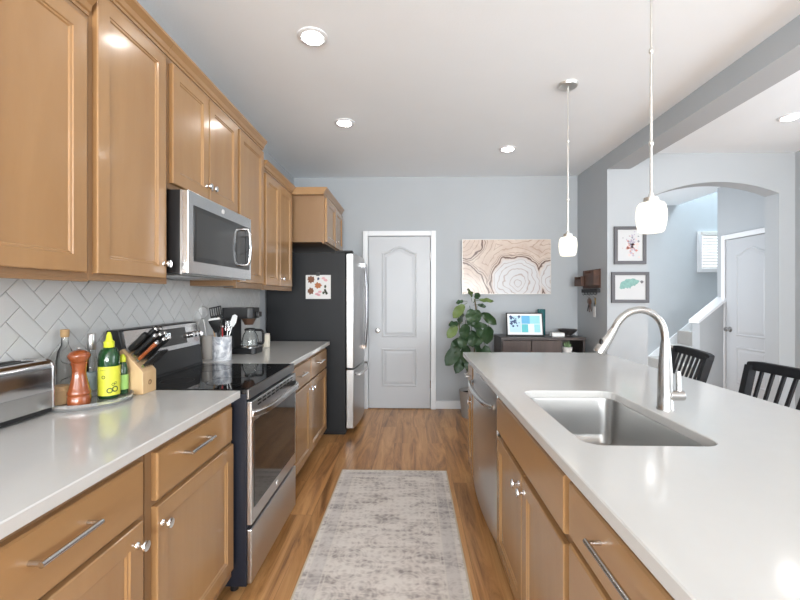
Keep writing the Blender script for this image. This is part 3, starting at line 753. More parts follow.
# back panel, leaning back
pr = [(-1.372, 0.9), (-1.272, 0.9), (-1.272, 0.93), (-1.289, 1.035), (-1.312, 1.165), (-1.317, 1.172), (-1.372, 1.172)]
bgd = MB().prism(pr, 'y', y0 + 0.030, y1 - 0.006).out('backguard', M['black'], t, bevel=0.002)
def lean(z, out=0.0): return -1.289 - (z - 1.035) * (0.023 / 0.13) + out
pr = [(lean(1.037), 1.037), (lean(1.037, 0.004), 1.037), (lean(1.166, 0.004), 1.166), (lean(1.166), 1.166)]
MB().prism(pr, 'y', y0 + 0.052, y1 - 0.008).out('fascia', M['steel_l'], bgd)
pr = [(lean(1.060, 0.0042), 1.060), (lean(1.060, 0.0060), 1.060), (lean(1.150, 0.0060), 1.150), (lean(1.150, 0.0042), 1.150)]
dsp = MB().prism(pr, 'y', 2.06, 2.30).out('display', M['dispblack'], bgd)
# clock digits 0:00-like glow bars as in the photo: two small pale digits
m = MB()
def seg_digit(m, yc, zc, segs, hw=0.008, hh=0.013, w_=0.003):
    S_ = {'t': (-hw, hw, hh - w_, hh), 'm': (-hw, hw, -w_ / 2, w_ / 2), 'b': (-hw, hw, -hh, -hh + w_), 'tl': (-hw, -hw + w_, 0, hh), 'tr': (hw - w_, hw, 0, hh), 'bl': (-hw, -hw + w_, -hh, 0), 'br': (hw - w_, hw, -hh, 0)}
    for k in segs:
        a, b_, c_, d_ = S_[k]; x = lean(zc, 0.0066)
        m.box(x - 0.0004, x + 0.0008, yc + a, yc + b_, zc + c_, zc + d_)
seg_digit(m, 2.115, 1.115, ('t', 'm', 'b', 'tl', 'tr', 'bl', 'br')); seg_digit(m, 2.14, 1.115, ('t', 'm', 'b', 'tl', 'tr', 'bl', 'br'))
m.out('digits', M['digits'], dsp)
for yk in (2.332, 2.374, 2.416):
    m = MB(); m.lathe([(0.0185, 0), (0.018, 0.006), (0.016, 0.026), (0.014, 0.029), (0, 0.029)], (0, 0, 0), 'z', 20)
    m.box(-0.0035, 0.0035, -0.015, 0.015, 0.028, 0.034)
    m.xform(Matrix.Translation((lean(1.10, 0.004), yk, 1.10)) @ Matrix.Rotation(PI / 2 - 0.17, 4, 'Y')); m.out('knob', M['chrome'], bgd, smooth=True)
# oven door
d = B(-0.7215, -0.700, y0 + 0.004, y1 - 0.004, 0.318, 0.862).out('oven_door', M['steel'], t, bevel=0.004)
B(-0.7005, -0.6975, y0 + 0.030, y1 - 0.030, 0.385, 0.770).out('window', M['ovenglass'], d, bevel=0.003)
m = MB()
for k in range(9):
    for zz in (0.829, 0.845): m.box(-0.7005, -0.6990, y0 + 0.075 + k * 0.062, y0 + 0.120 + k * 0.062, zz, zz + 0.007)
m.out('vent', M['blackm'], d)
pts = []; n = 18
for i in range(n + 1):
    u = i / n; pts.append((-0.655 - 0.045 * (abs(2 * u - 1)) ** 6, y0 + 0.012 + (y1 - y0 - 0.024) * u, 0.805))
m = MB(); R_ = []
for p in pts: R_.append([m.v((p[0] + a, p[1], p[2] + b_)) for a, b_ in ((-0.009, -0.017), (0.006, -0.012), (0.006, 0.012), (-0.009, 0.017))])
for a, b_ in zip(R_, R_[1:]):
    for k in range(4): m.face([a[k], a[(k + 1) % 4], b_[(k + 1) % 4], b_[k]])
m.face(R_[0]); m.face(R_[-1][::-1]); m.out('handle', M['steel_l'], d, smooth=True, bevel=0.003)
MB().cyl((-0.7005, (y0 + y1) / 2, 0.352), 0.013, 0.003, 'x', 24).out('emblem', M['white_emblem'], d)
B(-0.7215, -0.700, y0 + 0.004, y1 - 0.004, 0.062, 0.300).out('drawer', M['steel'], t, bevel=0.005)

# ------------------------------------------------------------------ microwave
t = thing('microwave', 'stainless over-the-range microwave under the short wall cabinet', 'microwave', (-1.2, 2.12, 1.43))
y0, y1, z0, z1 = 1.792, 2.508, 1.425, 1.808
B(WX + 0.0085, -1.040, y0 + 0.004, y1 - 0.004, z0 + 0.006, z1 - 0.001).out('case', M['black'], t)
B(-1.0395, -1.030, y0 + 0.004, y1 - 0.004, z0, z1 - 0.001).out('gasket', M['steel'], t)
d = B(-1.0295, -1.000, y0, y1, z0 + 0.004, z1 - 0.002).out('door', M['steel_l'], t, bevel=0.003)
wn = B(-1.0005, -0.9975, y0 + 0.045, y1 - 0.030, z0 + 0.062, z1 - 0.062).out('window', M['ovenglass'], d, bevel=0.002)
B(-0.9974, -0.9968, y0 + 0.065, y0 + 0.55, z0 + 0.085, z1 - 0.085).out('mesh_screen', P('grey window mesh', (0.035, 0.035, 0.034), 0.12), wn)
m = MB(); yh = y0 + 0.60
for i in range(1):
    pts = [(-1.0, yh - 0.02, z1 - 0.085), (-0.965, yh - 0.02, z1 - 0.088), (-0.955, yh - 0.02, z1 - 0.11), (-0.950, yh - 0.02, (z0 + z1) / 2), (-0.955, yh - 0.02, z0 + 0.11), (-0.965, yh - 0.02, z0 + 0.088), (-1.0, yh - 0.02, z0 + 0.085)]
    m.tube(pts, 0.0085, 12)
m.out('handle', M['chrome'], d, smooth=True)
B(-0.9975, -0.996, y0 + 0.625, y0 + 0.680, z0 + 0.075, z1 - 0.075).out('control_panel', M['blackg'], d)
MB().cyl((-1.0005, (y0 + y1) / 2 - 0.02, z1 - 0.032), 0.0125, 0.003, 'x', 24).out('emblem', M['white_emblem'], d)
c = MB()
for k in range(2): c.box(-1.34, -1.09, y0 + 0.06 + k * 0.33, y0 + 0.33 + k * 0.33, z0 - 0.001, z0 + 0.007)
c.out('grille', M['steel'], t)

# ------------------------------------------------------------------ refrigerator
t = thing('refrigerator', 'stainless French door refrigerator with dark charcoal sides', 'refrigerator', (-1.0, 4.27, 0))
y0, y1 = 3.845, 4.695
B(-1.385, -0.625, y0, y1, 0.03, 1.745).out('cabinet', M['char'], t, bevel=0.004)
B(-1.30, -0.63, y0 + 0.03, y1 - 0.03, 0.0, 0.03).out('base', M['black'], t)
for yy in (y0 + 0.05, y1 - 0.05): B(-0.72, -0.56, yy - 0.04, yy + 0.04, 1.7455, 1.765).out('hinge_cover', M['blackm'], t, bevel=0.004)
ym = (y0 + y1) / 2
def fdoor(name, a, b, z0, z1, tt):
    # front outline bowed over the whole width
    pts = [(-0.618, a)]; n = 10
    for i in range(n + 1):
        y = a + (b - a) * i / n; u = (y - y0) / (y1 - y0); pts.append((-0.548 + 0.040 * (1 - (2 * u - 1) ** 2), y))
    pts.append((-0.618, b)); return MB().prism(pts, 'z', z0, z1).out(name, M['fridgesteel'], tt, smooth=True, bevel=0.006)
dA = fdoor('door', y0 + 0.002, ym - 0.004, 0.640, 1.735, t); dB = fdoor('door', ym + 0.004, y1 - 0.002, 0.640, 1.735, t); dC = fdoor('drawer', y0 + 0.002, y1 - 0.002, 0.065, 0.625, t)
def fhandle(yy, par):
    n = 14; pts = []
    for i in range(n + 1):
        u = i / n; pts.append((-0.485 + 0.022 * math.sin(PI * u), yy, 0.79 + 0.88 * u))
    h = MB().tube(pts, 0.011, 12).out('handle', M['darksteel'], par, smooth=True)
    for z in (0.80, 1.65): B(-0.512, -0.476, yy - 0.012, yy + 0.012, z - 0.022, z + 0.022).out('bracket', M['chrome'], h, bevel=0.003)
fhandle(ym - 0.05, dA); fhandle(ym + 0.05, dB)
n = 12; pts = [(-0.500 + 0.040 * math.sin(PI * i / n), y0 + 0.06 + (y1 - y0 - 0.12) * i / n, 0.575) for i in range(n + 1)]
h = MB().tube(pts, 0.0125, 12).out('handle', M['steel_l'], dC, smooth=True)
for yy in (y0 + 0.075, y1 - 0.075): B(-0.545, -0.488, yy - 0.018, yy + 0.018, 0.563, 0.587).out('bracket', M['chrome'], h, bevel=0.003)
# paper with pressed flowers held by a clip magnet
pk = [P('pressed flower brown', (0.18, 0.075, 0.04), 0.7), P('pink ink', (0.62, 0.33, 0.36), 0.7), P('dark green ink', (0.05, 0.06, 0.035), 0.7), P('rust flower', (0.36, 0.13, 0.05), 0.7)]
pa = B(-1.005, -0.765, 3.8430, 3.8440, 1.302, 1.530).out('paper', M['paper']); tag(pa, 'white paper with brown pressed flowers on the fridge side', 'paper')
m = MB()
def blob(m, x, z, r, mi, n=10, sx=1.0, k=0.25, y=3.8428, seed=0):
    rr = random.Random(seed); m.mi = mi; c0 = m.v((x, y, z)); vs = []
    for i in range(n * 2):
        a = PI * i / n; q = r * (1 - k * (i % 2)) * rr.uniform(0.85, 1.1); vs.append(m.v((x + q * sx * math.cos(a), y, z + q * math.sin(a))))
    for i in range(len(vs)): m.face([c0, vs[i], vs[(i + 1) % len(vs)]])
blob(m, -0.955, 1.487, 0.040, 0, 8, seed=1); blob(m, -0.887, 1.430, 0.034, 3, 7, 1.1, seed=2); blob(m, -0.958, 1.378, 0.036, 0, 7, seed=3)
for i, (x, z) in enumerate(((-0.835, 1.50), (-0.815, 1.48), (-0.90, 1.35), (-0.88, 1.34), (-0.87, 1.37))): blob(m, x, z, 0.014, 1, 5, 1.6, seed=4 + i)
for i, (x, z) in enumerate(((-0.818, 1.42), (-0.82, 1.385), (-0.835, 1.36), (-0.805, 1.355), (-0.815, 1.37))): blob(m, x, z, 0.017, 2, 5, 0.8, seed=14 + i)
blob(m, -0.885, 1.495, 0.018, 4, 3, 0.8, seed=40)
m.out('drawing', pk + [P('navy ink', (0.03, 0.045, 0.10), 0.6)], pa)
c = B(-0.905, -0.870, 3.834, 3.8427, 1.522, 1.556).out('magnet', M['black'], bevel=0.003); tag(c, 'small black clip magnet holding the flower paper', 'magnet')

# ------------------------------------------------------------------ rug
hw, hl = 0.398, 1.15
m = MB().box(-hw, hw, -hl, hl, 0.0, 0.007)
o = m.out('rug', mat_rug(hw, hl), local=True, bevel=0.002); o.location = (-0.128, 3.075 - hl, 0.0005)
tag(o, 'faded grey and beige patterned runner rug on the floor', 'rug')

# ------------------------------------------------------------------ lamps
def ceiling_light(x, y, label):
    t = thing('ceiling_light', label, 'ceiling light', (x, y, CZ - 0.012), 0, 'recessed ceiling lights')
    MB().lathe([(0.056, 0.004), (0.062, 0.001), (0.080, 0.006), (0.082, 0.0115), (0.056, 0.0115), (0.056, 0.004)], (x, y, CZ - 0.012), 'z', 36).out('trim_ring', M['trimw'], t, smooth=True)
    MB().lathe([(0.0, -0.012), (0.026, -0.009), (0.044, -0.002), (0.0555, 0.006), (0.0555, 0.0115), (0.0, 0.0115)], (x, y, CZ - 0.012), 'z', 32).out('lens', M['lens'], t)
ceiling_light(-0.535, 2.19, 'large bright recessed ceiling light nearest the wall cabinets and camera')
ceiling_light(-0.540, 3.28, 'recessed ceiling light in front of the refrigerator')
ceiling_light(0.925, 3.90, 'recessed ceiling light nearest the far blue grey wall')
ceiling_light(2.985, 3.27, 'recessed ceiling light in the dining room beyond the header')
ceiling_light(-0.535, 1.05, 'recessed ceiling light above the near left counter')
ceiling_light(-0.535, -0.2, 'recessed ceiling light beside the camera')
ceiling_light(0.925, -1.0, 'recessed ceiling light behind the camera')
ceiling_light(2.985, 1.2, 'recessed ceiling light over the near dining room')
ceiling_light(3.0, 5.2, 'recessed ceiling light in the hall beyond the arch')
def pendant(x, y, label):
    t = thing('pendant_lamp', label, 'pendant lamp', (x, y, 1.59), 0, 'pendant lamps over the island')
    MB().lathe([(0.0, 0.0), (0.062, 0.0), (0.066, -0.006), (0.060, -0.020), (0.030, -0.026), (0.0, -0.027)], (x, y, CZ - 0.0005), 'z', 28).out('canopy', M['rod'], t, smooth=True)
    m = MB().tube([(x, y, 1.75), (x, y, 2.36)], 0.0055, 10); m.tube([(x, y, 2.36), (x, y, 2.72)], 0.0045, 10)
    for z in (1.97, 2.36): m.sphere((x, y, z), 0.010, 1, 1, 1.6, 12, 8)
    m.out('rod', M['rod'], t, smooth=True)
    m = MB().lathe([(0.028, 0.0), (0.030, 0.004), (0.028, 0.020), (0.012, 0.024), (0.009, 0.04)], (x, y, 1.7215), 'z', 24); m.out('socket_cup', M['rod'], t, smooth=True)
    pr = [(0.041, 0.0), (0.048, 0.005), (0.055, 0.032), (0.0585, 0.066), (0.0575, 0.092), (0.053, 0.114), (0.046, 0.124), (0.030, 0.127), (0.0, 0.127)]
    pr = [(0.0, 0.0)] + pr
    MB().lathe(pr, (x, y, 1.594), 'z', 32).out('shade', M['shade'], t, smooth=True)
pendant(1.012, 1.735, 'opal glass pendant lamp nearest the camera over the faucet')
pendant(1.044, 2.725, 'opal glass pendant lamp at the far end of the island')

# ------------------------------------------------------------------ pictures
cv = thing('wall_art', 'wide abstract canvas with brown wood ring contours', 'painting', (1.116, BY - 0.02, 1.673))
B(-0.510, 0.510, -0.014, 0.018, -0.315, 0.315).out('canvas', M['rings'], cv, local=True)
c = MB()
for a in ((-0.515, 0.515, 0.3152, 0.320), (-0.515, 0.515, -0.320, -0.3152), (-0.515, -0.5102, -0.3152, 0.3152), (0.5102, 0.515, -0.3152, 0.3152)): c.box(a[0], a[1], -0.016, 0.019, a[2], a[3])
c.out('frame', P('pale champagne frame', (0.55, 0.52, 0.48), 0.35, 0.4), cv, local=True)

def framed(x0, x1, z0, z1, label, fw=0.032, plain=True):
    t = thing('picture_frame', label, 'picture', ((x0 + x1) / 2, AY - 0.012, z0), 0, 'framed prints on the wall beside the arch')
    c = MB(); ya, yb = AY - 0.024, AY - 0.001
    c.box(x0, x1, ya, yb, z0, z0 + fw); c.box(x0, x1, ya, yb, z1 - fw, z1); c.box(x0, x0 + fw, ya, yb, z0 + fw, z1 - fw); c.box(x1 - fw, x1, ya, yb, z0 + fw, z1 - fw)
    c.out('frame', M['greyframe'], t, bevel=0.002)
    p = B(x0 + fw, x1 - fw, AY - 0.012, AY - 0.002, z0 + fw, z1 - fw)
    return t, p.out('print', M['printpaper'], t) if plain else p
t, p = framed(2.011, 2.322, 1.645, 2.018, 'dark framed print of a reddish flower, the upper one beside the arch', plain=False)
m = p; rr = random.Random(3)
for i in range(70):
    a = rr.uniform(0, 2 * PI); q = abs(rr.gauss(0, 0.055)); x = 2.175 + q * math.cos(a) * 0.8 + 0.01; z = 1.84 + q * math.sin(a) * 1.35
    if not (2.05 < x < 2.285 and 1.70 < z < 1.97): continue
    blob(m, x, z, rr.uniform(0.006, 0.016), rr.choice((1, 1, 2, 2, 4, 3)), 4, rr.uniform(0.6, 1.3), 0.4, AY - 0.0124, seed=100 + i)
m.out('print', [M['printpaper'], P('rose ink', (0.55, 0.22, 0.18), 0.8), P('mauve ink', (0.38, 0.33, 0.42), 0.8), P('slate ink', (0.22, 0.22, 0.25), 0.8), P('blush ink', (0.70, 0.47, 0.42), 0.8)], t)
t, p = framed(1.985, 2.350, 1.262, 1.568, 'dark framed print of a teal feather, the lower one beside the arch')
m = MB(); tops = []; bots = []; n = 16; rr = random.Random(5)
for i in range(n + 1):
    u = i / n; x = 2.075 + 0.185 * u; mid = 1.435 + 0.035 * u; wdt = 0.055 * math.sin(PI * min(1, 0.12 + u * 0.86)) ** 0.7
    tops.append((x, AY - 0.0125, mid + wdt * rr.uniform(0.8, 1.0))); bots.append((x - 0.012, AY - 0.0125, mid - wdt * rr.uniform(0.6, 1.1)))
T_ = [m.v(q) for q in tops]; Bt = [m.v(q) for q in bots]
for i in range(n): m.face([T_[i], T_[i + 1], Bt[i + 1], Bt[i]])
m.mi = 1; blob(m, 2.282, 1.470, 0.017, 1, 4, 1.2, 0.2, AY - 0.0127, seed=9)
m.out('feather', [P('teal wash', (0.20, 0.36, 0.33), 0.8, noise=0.35, nscale=40), M['greyframe']], p)

# key rack on the right wall
t = thing('key_rack', 'reddish brown wooden mail box rack on the right wall', 'key rack', (RX - 0.04, 4.36, 1.39))
X0 = RX - 0.070
B(RX - 0.012, RX - 0.001, 4.215, 4.625, 1.412, 1.612).out('back_board', M['rackwood'], t)
def mail_box(y0, y1, z0, z1, x0):
    c = B(x0, RX - 0.0125, y0 + 0.012, y1 - 0.012, z0, z0 + 0.012); c.box(x0, x0 + 0.010, y0 + 0.012, y1 - 0.012, z0 + 0.012, z1 - 0.03)
    c.box(x0, RX - 0.0125, y0, y0 + 0.012, z0, z1); c.box(x0, RX - 0.0125, y1 - 0.012, y1, z0, z1)
    c.box(x0 + 0.010, x0 + 0.020, (y0 + y1) / 2 - 0.01, (y0 + y1) / 2 + 0.01, z0 + 0.012, z1 - 0.03)
    c.out('mail_box', M['rackwood'], t)
mail_box(4.225, 4.440, 1.440, 1.600, X0); mail_box(4.465, 4.640, 1.440, 1.545, X0 - 0.03)
B(RX - 0.035, RX - 0.001, 4.225, 4.605, 1.367, 1.407).out('hook_rail', M['blackm'], t)
for yy in (4.25, 4.32, 4.39, 4.46, 4.53): MB().tube([(RX - 0.03, yy, 1.372), (RX - 0.032, yy, 1.347), (RX - 0.045, yy, 1.340), (RX - 0.055, yy, 1.354)], 0.003, 8).out('hook', M['blackm'], t, smooth=True)
def keys(y, label, cols, tagged=False, big=1.0):
    k = thing('key_bunch', label, 'keys', (RX - 0.042, y, 1.342), 0, 'keys hanging from the rack')
    MB().lathe([(0.014, -0.0015), (0.016, 0.0), (0.014, 0.0015), (0.012, 0.0), (0.014, -0.0015)], (RX - 0.045, y, 1.329), 'y', 16).out('ring', M['chrome'], k, smooth=True)
    for i, cc in enumerate(cols):
        m = MB(); a = (i - (len(cols) - 1) / 2) * 0.35
        m.sphere((0, 0, -0.022 * big), 0.017 * big, 0.45, 1, 1.0, 10, 8); m.box(-0.003, 0.003, -0.006, 0.006, -0.075 * big, -0.035 * big)
        m.xform(Matrix.Translation((RX - 0.045 + 0.004 * i, y, 1.316)) @ Matrix.Rotation(a, 4, 'X')); m.out('key', cc, k)
    if tagged:
        B(RX - 0.050, RX - 0.047, y - 0.020, y + 0.028, 1.112, 1.222).out('tag', M['paper'], k)
        m = MB().tube([(RX - 0.046, y, 1.314), (RX - 0.048, y + 0.004, 1.221)], 0.002, 8); m.out('cord', M['blackm'], k)
keys(4.39, 'cluster of brown and black keys hanging in the middle of the rack', [M['brown'], M['rackwood'], M['black']], big=2.1)
keys(4.25, 'brass keys with a white paper tag on the rack end', [P('brass', (0.45, 0.32, 0.14), 0.3, 0.9), M['black']], True)

# ------------------------------------------------------------------ console table by the back wall and the things on it
t = thing('console_cabinet', 'dark walnut console cabinet against the back wall', 'console', (1.42, 4.59, 0))
x0, x1, y0, y1, zt = 0.975, 1.865, 4.39, 4.775, 0.885
B(x0 - 0.008, x1 + 0.008, y0 - 0.008, y1, zt - 0.03, zt).out('top', M['consoletop'], t, bevel=0.002)
c = MB(); c.box(x0, x0 + 0.02, y0 + 0.002, y1, 0.10, zt - 0.03); c.box(x1 - 0.02, x1, y0 + 0.002, y1, 0.10, zt - 0.03); c.box(x0 + 0.02, x1 - 0.02, y1 - 0.012, y1, 0.10, zt - 0.03)
c.box(x0 + 0.02, x1 - 0.02, y0 + 0.002, y1 - 0.012, 0.10, 0.12); c.box(1.605, 1.625, y0 + 0.002, y1 - 0.012, 0.12, zt - 0.03); c.box(1.625, x1 - 0.02, y0 + 0.004, y1 - 0.012, 0.68, 0.70); c.box(1.625, x1 - 0.02, y0 + 0.004, y1 - 0.012, 0.40, 0.42)
c.out('case', M['consoletop'], t)
for a, b_ in ((0.985, 1.288), (1.296, 1.600)):
    d = B(a, b_, y0 - 0.014, y0 + 0.001, 0.125, zt - 0.034).out('door', M['darkwood'], t, bevel=0.0015)
    B(b_ - 0.03 if a < 1.2 else a + 0.015, b_ - 0.015 if a < 1.2 else a + 0.03, y0 - 0.026, y0 - 0.0142, 0.45, 0.57).out('handle', M['blackm'], d)
for x in (x0 + 0.01, x1 - 0.05):
    for y in (y0 + 0.01, y1 - 0.05): B(x, x + 0.04, y, y + 0.04, 0, 0.10).out('leg', M['consoletop'], t)
# tilted digital photo frame
t = thing('photo_frame', 'tilted digital photo frame showing blue pictures on the console', 'photo frame', (1.26, 4.50, zt + 0.0055), math.radians(-3))
tilt = Matrix.Rotation(math.radians(-13), 4, 'X')
m = B(-0.20, 0.20, 0.0, 0.022, 0.0, 0.26).xform(tilt); m.out('bezel', M['blackm'], t, local=True, bevel=0.004)
m = B(-0.187, 0.187, -0.0015, 0.0, 0.013, 0.247).xform(tilt); sc = m.out('mat_border', P('lit white mat', (0.6, 0.6, 0.6), 0.4, emit=(0.95, 0.97, 1.0), es=0.12), t, local=True)
def scr(n, col): return P(n, tuple(c_ * 0.6 for c_ in col), 0.35, emit=col, es=0.30)
sm = [scr('screen navy', (0.03, 0.06, 0.16)), scr('screen pale blue', (0.45, 0.66, 0.80)), scr('screen sky blue', (0.12, 0.42, 0.68)), scr('screen teal', (0.10, 0.50, 0.55)), scr('screen aqua', (0.30, 0.66, 0.70)), scr('screen white blue', (0.68, 0.78, 0.90))]
m = MB()
def tile_(x0_, x1_, z0_, z1_, mi, y=-0.0022):
    m.mi = mi; m.face([m.v((x0_, y, z0_)), m.v((x1_, y, z0_)), m.v((x1_, y, z1_)), m.v((x0_, y, z1_))])
tile_(-0.165, -0.04, 0.04, 0.225, 1); tile_(-0.035, 0.075, 0.135, 0.225, 2); tile_(0.055, 0.165, 0.135, 0.225, 4, -0.0024); tile_(-0.035, 0.035, 0.04, 0.130, 3); tile_(0.040, 0.095, 0.04, 0.130, 5); tile_(0.100, 0.165, 0.04, 0.130, 4)
rr = random.Random(11)
for i in range(22):
    x = rr.uniform(-0.155, -0.06); z = rr.uniform(0.10, 0.215); blob(m, x, z, rr.uniform(0.006, 0.02), 0, 4, 1, 0.3, -0.0026 - i * 1e-5, seed=200 + i)
m.xform(tilt); m.out('screen', sm, sc, local=True)
m = MB().prism([(0.03, 0.002), (0.10, -0.004), (0.06, 0.10)], 'x', -0.03, 0.03); m.out('stand', M['blackm'], t, local=True)
# teal canister, white box, bowl
m = MB().lathe([(0.042, 0), (0.044, 0.01), (0.044, 0.290), (0.040, 0.295), (0.040, 0.290), (0.0, 0.290)], (1.492, 4.68, zt), 'z', 24); o = m.out('canister', M['teal'], smooth=True); tag(o, 'dark teal canister standing behind the photo frame', 'canister')
o = B(1.545, 1.680, 4.47, 4.56, zt, zt + 0.042).out('box', M['white'], bevel=0.006); tag(o, 'low white box between photo frame and bowl', 'box')
m = MB().lathe([(0.0, 0.0), (0.038, 0.0), (0.036, 0.008), (0.045, 0.012), (0.085, 0.045), (0.105, 0.072), (0.100, 0.073), (0.080, 0.050), (0.040, 0.020), (0.0, 0.016)], (1.760, 4.60, zt), 'z', 28); o = m.out('bowl', M['pewter'], smooth=True); tag(o, 'dark pewter footed bowl at the right of the console', 'bowl')
# small potted plant in the open compartment
t = thing('potted_plant', 'small plant in white pot inside the console compartment', 'plant', (1.70, 4.48, 0.70))
MB().lathe([(0.0, 0), (0.045, 0), (0.055, 0.075), (0.050, 0.075), (0.045, 0.062), (0, 0.062)], (1.70, 4.46, 0.7005), 'z', 20).out('pot', M['white'], t, smooth=True)
rr = random.Random(21)
def blade(m, base, tip, w_, up=(0, 0, 1)):
    a = Vector(base); b_ = Vector(tip); d = b_ - a; s_ = d.cross(Vector((0, 1, 0.2))).normalized() * w_; mid = a + d * 0.55
    q = [m.v(a), m.v(mid + s_), m.v(b_), m.v(mid - s_), m.v(mid + Vector((0, -w_ * 0.4, 0)))]
    m.face([q[0], q[1], q[4]]); m.face([q[1], q[2], q[4]]); m.face([q[2], q[3], q[4]]); m.face([q[3], q[0], q[4]])
m = MB()
for i in range(20):
    a = rr.uniform(0, 2 * PI); blade(m, (1.70 + 0.02 * math.cos(a), 4.46 + 0.02 * math.sin(a), 0.762), (1.70 + rr.uniform(0.02, 0.05) * math.cos(a), 4.46 + rr.uniform(0.02, 0.05) * math.sin(a), rr.uniform(0.80, 0.845)), 0.006)
m.out('leaves', P('pale green leaf', (0.22, 0.34, 0.16), 0.5), t)

# tall leafy plant in a planter on the floor
t = thing('potted_plant', 'tall broad-leaved potted plant left of the console', 'plant', (0.68, 4.50, 0))
MB().lathe([(0.0, 0), (0.12, 0), (0.145, 0.28), (0.15, 0.29), (0.135, 0.29), (0.13, 0.25), (0, 0.25)], (0.68, 4.50, 0), 'z', 28).out('pot', M['basket'], t, smooth=True)
MB().lathe([(0.0, 0.255), (0.128, 0.255)], (0.68, 4.50, 0.0), 'z', 24).out('soil', M['soil'], t)
MB().tube(catmull([(0.68, 4.50, 0.25), (0.69, 4.51, 0.6), (0.72, 4.50, 0.9), (0.72, 4.50, 1.15), (0.70, 4.48, 1.30)]), 0.008, 8).out('stem', M['stem'], t, smooth=True)
MB().tube(catmull([(0.67, 4.50, 0.25), (0.60, 4.49, 0.6), (0.55, 4.48, 0.85), (0.52, 4.47, 1.1)]), 0.007, 8).out('stem', M['stem'], t, smooth=True)
def leaf(base, dirv, L, W, droop, mat, roll=0.0):
    d = Vector(dirv).normalized(); side = d.cross(Vector((0, 0, 1)))
    if side.length < 1e-3: side = Vector((1, 0, 0))
    side.normalize(); side = Matrix.Rotation(roll, 3, d) @ side; nrm = side.cross(d).normalized()
    m = MB(); rows = []; n = 9
    for i in range(n + 1):
        u = i / n; wd = W * (math.sin(PI * min(1, u * 0.93 + 0.05)) ** 0.75) * (0.85 + 0.25 * u) if 0 < i < n else 0.002
        c_ = Vector(base) + d * L * u - Vector((0, 0, 1)) * droop * u * u * L
        rows.append([c_ + side * wd * s_ * 0.5 + nrm * (abs(s_) * wd * 0.12 + 0.010 * math.sin(u * 14) * abs(s_)) for s_ in (-1, -0.5, 0, 0.5, 1)])
    V = [[m.v(p) for p in r_] for r_ in rows]
    for a, b_ in zip(V, V[1:]):
        for k in range(4): m.face([a[k], a[k + 1], b_[k + 1], b_[k]])
    p0 = Vector(base); m.tube([p0 - d * 0.05 + Vector((0, 0, -0.01)), p0], 0.003, 6)
    return m.out('leaf', mat, t, smooth=True)
LV = M['leaf']; LL = M['leafl']
# (base, direction, length, width, droop, material, roll): positions from the outline of the crown
for lx, lz, ang, L_, W_, mt, dep in [
    (0.655, 1.315, 110, 0.13, 0.10, LL, 4.44), (0.575, 1.275, 190, 0.10, 0.06, LV, 4.46), (0.70, 1.300, 60, 0.09, 0.09, LV, 4.42), (0.74, 1.285, 2, 0.17, 0.06, LL, 4.45), (0.73, 1.235, -8, 0.10, 0.05, LV, 4.46),
    (0.580, 1.235, 222, 0.20, 0.12, LL, 4.42), (0.640, 1.190, 275, 0.15, 0.14, LV, 4.40), (0.570, 1.150, 250, 0.14, 0.12, LV, 4.44), (0.715, 1.185, 262, 0.15, 0.13, LV, 4.42), (0.765, 1.145, -32, 0.20, 0.12, LV, 4.43),
    (0.520, 1.030, 185, 0.13, 0.10, LV, 4.44), (0.500, 1.000, 220, 0.17, 0.12, LL, 4.40), (0.590, 1.030, 265, 0.16, 0.15, LV, 4.41), (0.640, 1.010, 8, 0.20, 0.08, LV, 4.40), (0.700, 1.040, 285, 0.17, 0.13, LV, 4.42), (0.690, 1.140, 230, 0.15, 0.12, LV, 4.45),
    (0.835, 1.005, 262, 0.19, 0.18, LV, 4.40), (0.750, 0.960, 255, 0.17, 0.13, LV, 4.42), (0.585, 0.930, 250, 0.17, 0.13, LV, 4.40), (0.660, 0.960, 270, 0.18, 0.15, LV, 4.43), (0.545, 0.870, 232, 0.19, 0.14, LV, 4.44),
    (0.520, 0.780, 225, 0.25, 0.17, LV, 4.40), (0.600, 0.800, 262, 0.19, 0.15, LV, 4.41), (0.700, 0.840, 280, 0.20, 0.16, LV, 4.43), (0.800, 0.800, 275, 0.18, 0.15, LV, 4.40), (0.640, 0.690, 265, 0.18, 0.15, LV, 4.43), (0.560, 0.680, 240, 0.20, 0.15, LV, 4.42)]:
    a = math.radians(ang); leaf((lx, dep, lz), (math.cos(a), -0.45, math.sin(a)), L_ * 0.98, W_ * 0.90, 0.12, mt, rr.uniform(-0.5, 0.5) + (PI / 2 if abs(math.cos(a)) > 0.45 else 0.0) * (1 if math.cos(a) > 0 else -1) * 0.75)

